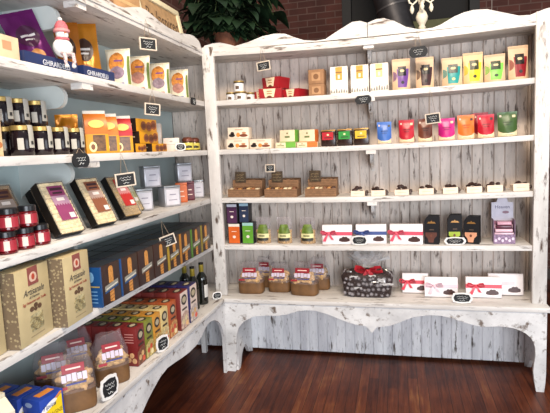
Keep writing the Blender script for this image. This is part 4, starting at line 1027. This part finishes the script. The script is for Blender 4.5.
square_tin('square grey tin at left of the bottom tin row, nearest the crackers', -.255, -.640, Z4, .095, .095, .128, 40)
square_tin('square grey tin at the bottom of the tin pile, with another tin above', -.185, -.440, Z4, .105, .105, .128, 50)
square_tin('square grey tin on top of the pile, nearer the crackers', -.25, -.545, Z4 + .1287, .10, .10, .128, 45)
square_tin('square grey tin on top of the pile, nearer the corner post', -.245, -.085, Z4 + .1287, .10, .10, .128, 40)
square_tin('orange tin between the grey tins and the maroon tin', -.205, -.215, Z4, .075, .1, .128, 24, '#c4602c', '#c4602c')
square_tin('maroon tin between the orange tin and the pale tin by the post', -.20, -.085, Z4, .058, .1, .128, 24, '#5a1626', '#5a1626')
square_tin('pale square tin at the right end of the bottom tin row, by the corner post', -.205, .075, Z4, .075, .09, .128, 24, None)

# ------------------------------------------------ left unit, fourth compartment
def pasta_box(label, cx, cy, w_, d_, h_, rz):
    t = thing('pasta_carton', label, 'box', (cx, cy, Z5), rz, 'tall cream pasta cartons'); D = (w_, d_, h_)
    carton_body(t, D, mat('#c0ae84', rough=.55, var=.04))
    panel(t, 'stone_side', STONE, 'left', D, (0, 1, 0, 1)); panel(t, 'stone_side', STONE, 'right', D, (0, 1, 0, 1))
    MAR = mat('#8a4a44', rough=.5)
    panel(t, 'maroon_ribbon', MAR, 'front', D, (.36, .66, .76, 1.0))
    panel(t, 'crest', mat('#d9b9a4', rough=.5), 'front', D, oval(.51, .86, .11, .07), .0016)
    panel(t, 'crest_leaf', mat('#b5452f', rough=.5), 'front', D, oval(.51, .865, .045, .042), .0022)
    panel(t, 'crest_band', MAR, 'front', D, (.36, .66, .765, .80), .0022)
    text('Artisanale', .034, mat('#4a4440', rough=.6), t, (0, -d_/2 - .0012, h_*.675), width=w_*.62, shear=.35)
    text('di Fermo', .014, mat('#4a4440', rough=.6), t, (0, -d_/2 - .0012, h_*.60), width=w_*.3, shear=.3)
    text('Egg Fettuccine with Truffle', .014, mat('#9a4a38', rough=.6), t, (0, -d_/2 - .0012, h_*.54), width=w_*.7, shear=.2)
    for u, v, r_ in ((.40, .44, .065), (.52, .475, .06), (.63, .44, .065), (.51, .425, .05)): panel(t, 'mushroom_picture', mat('#5f4430', rough=.6, var=.2), 'front', D, oval(u, v, r_, r_*.55*w_/h_*1.3))
    panel(t, 'window', mat('#b3a880', rough=.25, var=.3, scale=70), 'front', D, [(.34, .14), (.70, .14), (.72, .2), (.70, .36), (.52, .375), (.34, .36), (.32, .2)])
    b = MB()
    for q in range(6):
        zz = h_*(.16 + .03*q)
        b.tube([(-.035 + .02*math.sin(q*2 + k)*.3 + .014*k, -d_/2 - .0022, zz + .006*math.sin(k*1.9 + q)) for k in range(6)], .0016, 5)
    b.build('pasta_nest', mat('#8a7a52', rough=.6), t)
    panel(t, 'label_print', mat('#9a8a6a', rough=.6), 'front', D, (.3, .72, .07, .085))
pasta_box('tall cream pasta carton with stone patterned sides, nearer the photo edge of two whole ones', -.132, -1.773, .205, .075, .272, 98)
pasta_box('tall cream pasta carton with stone patterned sides, beside the blue wafer box', -.104, -1.558, .190, .075, .272, 96)
pasta_box('tall cream pasta carton cut off by the photo edge', -.150, -1.985, .19, .075, .272, 98)
edges = ('#184a80', '#184a80', '#3a2018', '#3a2018', '#a88a2c', '#b0762c', '#4f7a2c', '#8a7a2c')
EDGN = ('blue edged', 'blue edged', 'brown edged', 'brown edged', 'mustard edged', 'amber edged', 'green edged', 'olive edged')
yb = [-1.335, -1.172, -1.009, -.846, -.683, -.520, -.357, -.194]
WBROWN = mat('#33201b', rough=.4)
def wafer_box(label, cx, cy, i, front=True):
    w_, d_, h_ = .158, .088, .180
    t = thing('wafer_box', label, 'box', (cx, cy, Z5), 90, 'rows of dark wafer roll boxes'); D = (w_, d_, h_)
    carton_body(t, D, WBROWN)
    e = mat(edges[i], rough=.45)
    panel(t, 'coloured_side', e, 'left', D, (0, 1, 0, 1))
    panel(t, 'top_panel', mat('#2c3138', rough=.35), 'top', D, (.02, .98, .04, .96))
    if not front: return
    panel(t, 'coloured_edge', e, 'front', D, (0, .07 if i < 2 else (.13 if i > 3 else .02), 0, 1))
    ROLL = mat('#c98a45', rough=.55, var=.15, scale=120)
    panel(t, 'wafer_picture', ROLL, 'front', D, [(.42, .52)] + [(.53 + .11*math.cos(PI - PI*k/8), .86 + .08*math.sin(PI*k/8)) for k in range(9)] + [(.64, .52)])
    panel(t, 'wafer_picture', ROLL, 'front', D, [(.42, .05), (.62, .02), (.64, .34), (.42, .34)])
    for k in range(3): panel(t, 'wafer_stripe', mat('#8a5426', rough=.6), 'front', D, [(.42, .08 + .09*k), (.63, .11 + .09*k), (.63, .125 + .09*k), (.42, .095 + .09*k)], .0016)
    panel(t, 'name_banner', mat('#8f8d84', rough=.5), 'front', D, [(.20, .34), (.86, .42), (.86, .55), (.20, .47)], .002)
    panel(t, 'banner_print', mat('#d9d5c8', rough=.5), 'front', D, [(.25, .38), (.82, .445), (.82, .47), (.25, .405)], .0027)
    panel(t, 'underline', mat(edges[i] if i != 2 and i != 3 else '#5a3a2a', rough=.5), 'front', D, [(.20, .29), (.86, .37), (.86, .41), (.20, .33)], .002)
    if i == 0:
        panel(t, 'gold_line', mat('#b99a4a', rough=.5), 'left', D, (.05, .95, .50, .53), .0016)
        panel(t, 'side_print', mat('#7aa8cc', rough=.5), 'left', D, oval(.5, .75, .16, .13), .0016)
        for k in range(4): panel(t, 'side_print', mat('#6f9cc4', rough=.5), 'left', D, (.2, .8, .38 - .09*k, .405 - .09*k), .0016)
for i, y in enumerate(yb):
    wafer_box('%s wafer roll box at the front, %s from the pasta cartons' % (EDGN[i], ORD[i]), -.107, y + .005, i)
for r_ in (1, 2, 3):
    for i, y in enumerate(yb):
        wafer_box('wafer roll box with dark top, %s row back, %s from the pasta cartons' % (ORD[r_], ORD[i]), -.107 - .0895*r_, y + .005 + (.006 if r_ == 2 else -.004), i, False)

# ------------------------------------------------ left unit, bench
LBLUE = mat('#1f3f9c', rough=.4)
def blue_box(label, cx, cy, rz, full):
    w_, d_, h_ = .112, .086, .138
    t = thing('pasta_box', label, 'box', (cx, cy, ZB), rz, 'blue and yellow boxes'); D = (w_, d_, h_)
    carton_body(t, D, LBLUE)
    panel(t, 'orange_strip', mat('#d98a3a', rough=.5, var=.15), 'top', D, (.22, .84, .30, .66))
    panel(t, 'oval_mark', mat('#8fa3cc', rough=.5), 'left', D, oval(.36, .84, .2, .07))
    panel(t, 'white_panel', mat('#a9b4cc', rough=.5), 'left', D, (.2, .75, .2, .6))
    panel(t, 'yellow_panel', mat('#e8c81c', rough=.45), 'front', D, [(.10, .1), (.92, .1), (.92, .90), (.10, .60)])
    panel(t, 'orange_band', mat('#e08a28', rough=.45), 'front', D, [(.3, .70), (.92, .93), (.92, .97), (.84, .96)], .0016)
    panel(t, 'white_oval', mat('#e6e6e6', rough=.45), 'front', D, [(.36 + .34*math.cos(2*PI*k/16), .73 + .085*math.sin(2*PI*k/16) + .10*math.cos(2*PI*k/16)) for k in range(16)], .002)
    if full:
        text('Tipica', .022, mat('#1f2f6c', rough=.5), t, (-.017, -d_/2 - .0026, h_*.73), width=.06, shear=.3)
        text('LASAGNE', .024, mat('#7a6a1c', rough=.5), t, (.002, -d_/2 - .0016, h_*.46), width=.085)
for i in range(4):
    blue_box(('blue box with yellow front beside the biscotti bag', 'blue box directly behind the yellow fronted one', 'blue box third back from the bench edge', 'blue box farthest back against the wall')[i], -.125 - .094*i, -1.742 - .004*i, 82, i == 0)
t = thing('paper_carton', 'cream paper carton at the near corner of the bench, cut off by the photo', 'box', (-.075, -2.045, ZB), 80); D = (.12, .10, .262)
MB().loft([[(-.06, -.05, 0), (.06, -.05, 0), (.06, .05, 0), (-.06, .05, 0)], [(-.06, -.05, .22), (.06, -.05, .22), (.06, .05, .22), (-.06, .05, .22)], [(-.06, -.012, .258), (.06, -.012, .258), (.06, .012, .258), (-.06, .012, .258)]]).build('carton_body', mat('#dcd3bd', rough=.6), t)
MB().box(-.06, .06, -.010, .010, .2585, .272).build('folded_top', mat('#cfc5ac', rough=.6), t)
g2 = 'clear bags of biscotti on the left bench'
cookie_bag('biscotti bag at the front of the left bench, nearest the blue boxes', -.110, -1.58, ZB, .165, .235, 42, 11, .12, g2)
cookie_bag('biscotti bag at the front of the left bench, nearest the red cracker carton', -.090, -1.345, ZB, .155, .225, 46, 12, .12, g2)
cookie_bag('biscotti bag against the wall, behind the bag nearest the blue boxes', -.275, -1.49, ZB, .165, .225, 40, 13, .12, g2)
cookie_bag('biscotti bag against the wall, behind the bag nearest the red cracker carton', -.295, -1.31, ZB, .15, .22, 44, 14, .12, g2)
cols = (('#74201f', '#7a4a34', 'red'), ('#75782c', '#b8a468', 'green'), ('#bd8430', '#c9aa6a', 'amber'), ('#c9b278', '#d0bd8c', 'cream'), ('#a4522a', '#c08a54', 'orange'), ('#70251f', '#c0a090', 'dark red'), ('#2a2458', '#c0b0a8', 'purple'))
cy_ = (-1.158, -1.071, -.984, -.897, -.795, -.668, -.535); hh = (.192, .192, .192, .196, .200, .222, .226); ww = (.08, .08, .08, .083, .09, .11, .115)
for i, (c1, c2, nm) in enumerate(cols):
    for r_ in range(4):
        w_, d_, h_ = ww[i], .078, hh[i]; D = (w_, d_, h_)
        l = ('%s cracker carton at the bench edge, %s from the biscotti bags' % (nm, ORD[i])) if r_ == 0 else ('%s cracker carton, %s one back in the %s column from the biscotti bags' % (nm, ORD[r_], ORD[i]))
        t = thing('cracker_carton', l, 'box', (-.078 - .0815*r_ + (.012 if i > 4 else 0), cy_[i], ZB), 90 + random.uniform(-1, 1), 'colourful cracker cartons on the left bench'); m = mat(c1, rough=.42)
        carton_body(t, D, m)
        BLK = mat('#2c2420', rough=.5)
        panel(t, 'oval_logo', BLK, 'top', D, oval(.5, .5, .36, .30)); panel(t, 'oval_logo_centre', mat('#b3a68a', rough=.5), 'top', D, oval(.5, .5, .24, .16), .0015)
        if r_ == 0:
            if i > 4: panel(t, 'pale_front', mat('#d8c4b8', rough=.45), 'front', D, (.06 if i == 5 else .12, .98, .02, .98))
            panel(t, 'oval_logo', BLK, 'front', D, oval(.5, .77, .34, .14), .0016); panel(t, 'oval_logo_centre', mat('#b3a68a', rough=.5), 'front', D, oval(.5, .77, .23, .08), .0022)
            panel(t, 'name_print', mat('#3a2a20', rough=.5), 'front', D, (.2, .8, .50, .55), .0016)
            panel(t, 'food_picture', mat(c2, rough=.5, var=.3, scale=80), 'front', D, [(.02, .02), (.98, .02), (.98, .40), (.6, .46), (.02, .36)], .0016)
            for u, v in ((.3, .2), (.62, .27), (.72, .12)): panel(t, 'cracker_picture', mat(('#d9b07a', '#c9503a', '#e0cfa0')[(i+int(u*10)) % 3], rough=.5, var=.2), 'front', D, oval(u, v, .16, .07), .0022)
        if i in (0,) and r_ == 0:
            for k in range(4): panel(t, 'side_print', mat('#c98a84', rough=.5), 'left', D, (.2, .8, .82 - .07*k, .84 - .07*k))
            for u, v in ((.62, .28), (.4, .16), (.78, .14)): panel(t, 'cracker_picture', mat('#d9a878', rough=.5, var=.2), 'left', D, oval(u, v, .16, .07))
for i, (x, y) in enumerate(((-.115, -.33), (-.10, -.215), (-.205, -.255))):
    t = thing('wine_bottle', ('dark bottle with gold foil neck, nearer the purple cracker carton', 'dark bottle with gold foil neck and white label, nearest the corner post', 'dark bottle with gold foil neck, behind the other two')[i], 'bottle', (x, y, ZB), 100, 'dark bottles in the corner')
    MB().lathe([(.032, 0), (.036, .004), (.037, .17), (.034, .19), (.018, .215), (.0145, .225), (.0145, .27), (.0165, .272), (.0165, .284), (.012, .285)], 22).build('bottle_glass', mat('#12140f', rough=.08, var=0, spec=.7), t)
    MB().lathe([(.0155, .222), (.0162, .224), (.0162, .2705), (.0155, .271)], 18).build('foil', mat('#8f7f2c', rough=.35, metal=.4), t)
    def fn(a, c):
        q = -PI/2 - 1.0 + 2.0*a; return (math.cos(q)*.0382, math.sin(q)*.0382, .05 + .085*c)
    MB().grid(fn, 12, 3).build('label', mat('#c9c7c2' if i == 1 else '#3a3028', rough=.5), t)

# ================================================================== on top of the units
t = thing('framed_sign', 'cream framed wooden sign with dark script leaning on top of the left unit', 'sign', (-.135, -.450, 2.2425), 90, None, -11); w_, h_ = .565, .228; k = .034
FR = mat('#ddd0ae', rough=.6)
MB().box(-w_/2, w_/2, -.014, .012, 0, k, .003).box(-w_/2, w_/2, -.014, .012, h_-k, h_, .003).box(-w_/2, -w_/2+k, -.0135, .012, k*.9, h_-k*.9).box(w_/2-k, w_/2, -.0135, .012, k*.9, h_-k*.9).build('frame', FR, t)
MB().box(-w_/2+k*.9, w_/2-k*.9, -.002, .008, k*.9, h_-k*.9).build('sign_board', mat('#a8865f', rough=.7, var=.15, scale=20), t)
text('Be Inspired', .115, mat('#4a3524', rough=.7), t, (.02, -.003, h_*.46), width=.43, shear=.25)
for cx, cy, w_, h_, l in ((-.20, -.885, .24, .165, 'plain tan cardboard box on top of the left unit, beside the framed sign'), (-.20, -1.135, .22, .125, 'lower brown cardboard box on top of the left unit, farther from the sign')):
    t = thing('cardboard_box', l, 'box', (cx, cy, 2.2425), 88, 'cardboard boxes on top of the left unit'); D = (w_, .16, h_)
    carton_body(t, D, mat('#b38a60' if w_ > .23 else '#8a5f42', rough=.8, var=.08))
    panel(t, 'packing_tape', mat('#c9a678', rough=.4), 'front', D, (0, 1, .44, .54)); panel(t, 'packing_tape', mat('#c9a678', rough=.4), 'top', D, (0, 1, .42, .58))
# trailing plant
t = thing('potted_plant', 'big dark leafy plant in a terracotta pot on the corner of the shelves', 'plant', (.05, .165, 2.2425))
MB().lathe([(.072, 0), (.078, .004), (.098, .13), (.108, .132), (.110, .165), (.100, .166), (.095, .15), (.02, .148)], 28).build('pot', mat('#6a3f2b', rough=.85, var=.12, scale=25), t)
MB().lathe([(.094, .145), (.02, .152)], 20).build('soil', mat('#2a1c14', rough=.95), t)
rn = random.Random(21)
st = MB(); leaves = []
for k in range(84):
    a = rn.uniform(0, 2*PI); L_ = rn.uniform(.12, .52)
    if -.30 < math.sin(a) < 1 and rn.random() < .15: L_ *= .8
    up = rn.uniform(.02, .42); pts = []
    if k > 62: a = rn.uniform(-2.6, -.5); L_ = rn.uniform(.12, .26); up = rn.uniform(.0, .10)
    for q in range(7):
        s_ = q/6
        rr_ = L_*s_ * (.72 if math.sin(a) > 0 else .62)
        z = .15 + up*math.sin(s_*2.2) - .30*L_*s_**2.4
        pts.append((math.cos(a)*rr_*1.0, math.sin(a)*rr_*.7, max(z, .06 if math.sin(a)*rr_*.7 > -.09 else .115)))
    st.tube(pts, [.0045*(1 - .7*q/6) for q in range(7)], 5)
    for q in range(2, 7):
        leaves.append((Vector(pts[q]), a + rn.uniform(-1.0, 1.0), rn.uniform(.09, .14), rn.uniform(.5, 1.35)))
st.build('stem', mat('#3a4a26', rough=.6), t)
lf = MB()
for p, a, s_, droop in leaves:
    out = Vector((math.cos(a), math.sin(a)*.8, 0)); sd = Vector((-math.sin(a), math.cos(a), 0)); rows = []
    for q in range(7):
        v = q/6; wv = s_*.42*math.sin(PI*min(1, v**.62*1.0))*(1 if v < 1 else 0) + .0006
        c = p + out*s_*(math.sin(v*droop)/droop)*1.3 + Vector((0, 0, -s_*1.15*(1 - math.cos(v*droop))/droop*1.25))
        rows.append([c - sd*wv + Vector((0, 0, .10*wv)), c - Vector((0, 0, .12*wv)), c + sd*wv + Vector((0, 0, .10*wv))])
    if min(c.z for r in rows for c in r) < .03 and abs(p.y) < .35:
        dz = .03 - min(c.z for r in rows for c in r)
        rows = [[c + Vector((0, 0, dz)) for c in r] for r in rows]
    if min(c.z for r in rows for c in r) < .118 and any(c.y < -.11 for r in rows for c in r):
        dz = .118 - min(c.z for r in rows for c in r); rows = [[c + Vector((0, 0, dz)) for c in r] for r in rows]
    if min(c.z for r in rows for c in r) < .095 and any(c.x < -.08 and c.y < -.15 for r in rows for c in r):
        dz = .095 - min(c.z for r in rows for c in r); rows = [[c + Vector((0, 0, dz)) for c in r] for r in rows]
    lf.loft(rows, closed=False)
lf.build('foliage', mat('#1c2f1d', rough=.42, var=.3, scale=7), t, 60)
# candelabra
IV = mat('#dcd3c0', rough=.5, var=.08)
t = thing('candelabra', 'ivory candelabra with drooping arms standing on top of the back unit', 'candelabra', (1.365, .11, 2.2425))
MB().lathe([(.052, 0), (.054, .006), (.046, .016), (.028, .026), (.020, .038), (.024, .05), (.016, .06), (.021, .072), (.034, .095), (.037, .115), (.028, .140), (.014, .158), (.012, .19), (.018, .2), (.022, .215), (.014, .23), (.010, .27), (.016, .285), (.009, .30)], 24).build('stem', IV, t)
for k in range(4):
    a = PI*k/2; ca, sa = math.cos(a), math.sin(a)
    MB().tube([(ca*r_, sa*r_, z) for r_, z in ((.01, .250), (.03, .215), (.052, .197), (.072, .21), (.08, .24), (.08, .262))], [.007, .0065, .006, .006, .0055, .005], 8).build('arm', IV, t)
    cup = MB().lathe([(.006, .262), (.022, .268), (.024, .276), (.011, .278), (.012, .305), (.009, .306)], 16, (ca*.08, sa*.08)).build('candle_cup', IV, t)
    b = MB()
    b.M = Matrix.Translation((ca*.058, sa*.058, .178))
    b.lathe([(.002, .02), (.008, .008), (.014, -.012), (.010, -.028), (.002, -.038)], 8); b.build('crystal_drop', IV, t)
MB().lathe([(.006, .30), (.024, .304), (.026, .312), (.011, .314), (.012, .345), (.009, .346)], 16).build('candle_cup', IV, t)
# far behind the units
DUCT = mat('#4c4a4c', rough=.5, metal=.7, var=.1)
t = thing('air_duct', 'large dark spiral air duct hanging in front of the brick wall', 'duct', (1.22, 2.0, 2.2))
b = MB(); pts = [(-.24, 0, 1.72), (-.16, 0, 1.2), (-.07, 0, .80), (.02, 0, .45), (.12, 0, .10)]
b.tube(pts, .155, 28); b.build('pipe', DUCT, t)
for z in (.2, .45, .70, .95, 1.2, 1.45):
    for (x0, _, z0), (x1, _, z1) in zip(pts, pts[1:]):
        if min(z0, z1) <= z <= max(z0, z1):
            q = (z - z0)/(z1 - z0); x = x0 + (x1-x0)*q; dx, dz = (x1-x0), (z1-z0); n_ = math.hypot(dx, dz)
            MB().tube([(x - dx/n_*.008, 0, z - dz/n_*.008), (x + dx/n_*.008, 0, z + dz/n_*.008)], .160, 28).build('seam_ring', mat('#6a686a', rough=.4, metal=.6), t); break
MB().tube([(-.24, 0, 1.7), (-.26, 0, 1.99)], .02, 10).build('hanger', DUCT, t)
t = thing('wall_cabinet', 'dark olive cabinet far behind the candelabra', 'cabinet', (1.60, 2.35, 0)); D = (.66, .36, 2.79)
carton_body(t, D, mat('#5a5a38', rough=.6), 'cabinet_body', .006)
panel(t, 'door', mat('#54553a', rough=.6), 'front', D, (.03, .49, .03, .97), .012); panel(t, 'door', mat('#54553a', rough=.6), 'front', D, (.51, .97, .03, .97), .012)
t = thing('pendant_cord', 'thin pale cord hanging in front of the brick wall', 'cord', (2.03, 1.6, 2.55))
MB().tube([(0, 0, 0), (0, 0, 1.6)], .004, 6).build('cord', mat('#8a7f78', rough=.6), t)
MB().lathe([(.008, -.03), (.012, -.02), (.012, 0), (.005, .004)], 10).build('cord_end', mat('#8a7f78', rough=.6), t)

# ================================================================== chalkboard tags
chalk_tag('framed', 'framed chalkboard tag hanging from the top left shelf, above the picture bags', (-.062, -.815, 2.098), 55, .098, .064, .095, 0)
chalk_tag('framed', 'framed chalkboard tag hanging above the yellow biscuit boxes', (-.072, -.805, 1.762), 50, .088, .064, .072, 5)
chalk_tag('oval', 'round black chalkboard tag hanging below the jam jars', (-.042, -1.497, 1.514), 72, .078, .058, .02)
chalk_tag('framed', 'framed chalkboard tag hanging over the red labelled cracker tray', (-.060, -1.140, 1.407), 50, .098, .066, .095, -4)
chalk_tag('framed', 'tilted framed chalkboard tag hanging before the wafer boxes', (-.050, -.755, 1.043), 42, .088, .062, .09, -14)
chalk_tag('oval', 'small black scalloped tag on the edge of the shelf near the corner post', (-.0725, -.230, 1.860), 90, .075, .048, 0)
chalk_tag('standing', 'oval black tag standing before the low white carton', (-.105, -.40, Z3), 22, .062, .046, 0)
chalk_tag('standing', 'white edged chalkboard tag standing at the bench edge before the biscotti', (-.001, -1.500, ZB), 80, .10, .098, 0)
chalk_tag('standing', 'white edged chalkboard tag standing before the cracker cartons', (-.004, -1.005, ZB), 74, .088, .082, 0)
chalk_tag('standing', 'black oval tag standing on the bench right at the corner', (-.035, -.118, ZB), 40, .066, .052, 0)
chalk_tag('framed_plain', 'chalkboard tag hanging above the red boxes', (.354, -.017, 2.082), 0, .092, .060, .10, -6)
chalk_tag('oval', 'oval chalkboard tag hanging from the top above the pouches', (1.336, -.0165, 2.086), 0, .108, .066, .10, -3)
chalk_tag('oval', 'black oval tag hung on the shelf edge below the white block bags', (.996, -.0125, 1.829), 0, .10, .054, 0, -3)
chalk_tag('framed_plain', 'chalkboard tag hanging before the brown and magenta pouches', (1.418, -.017, 1.678), 0, .090, .064, .175, -5)
chalk_tag('framed_plain', 'small chalkboard tag hanging above the middle cardboard tray', (.364, -.017, 1.408), 0, .068, .054, .115)
chalk_tag('standing', 'black oval tag standing before the gift box with blue ribbon', (.945, .018, Z5), 0, .106, .062, 0)
chalk_tag('standing', 'black oval tag standing before the lime green marked carton', (1.547, .020, Z5), 0, .125, .050, 0)
chalk_tag('standing', 'black scalloped tag standing on the bench between two gift boxes', (1.580, -.045, ZB), 0, .12, .066, 0)
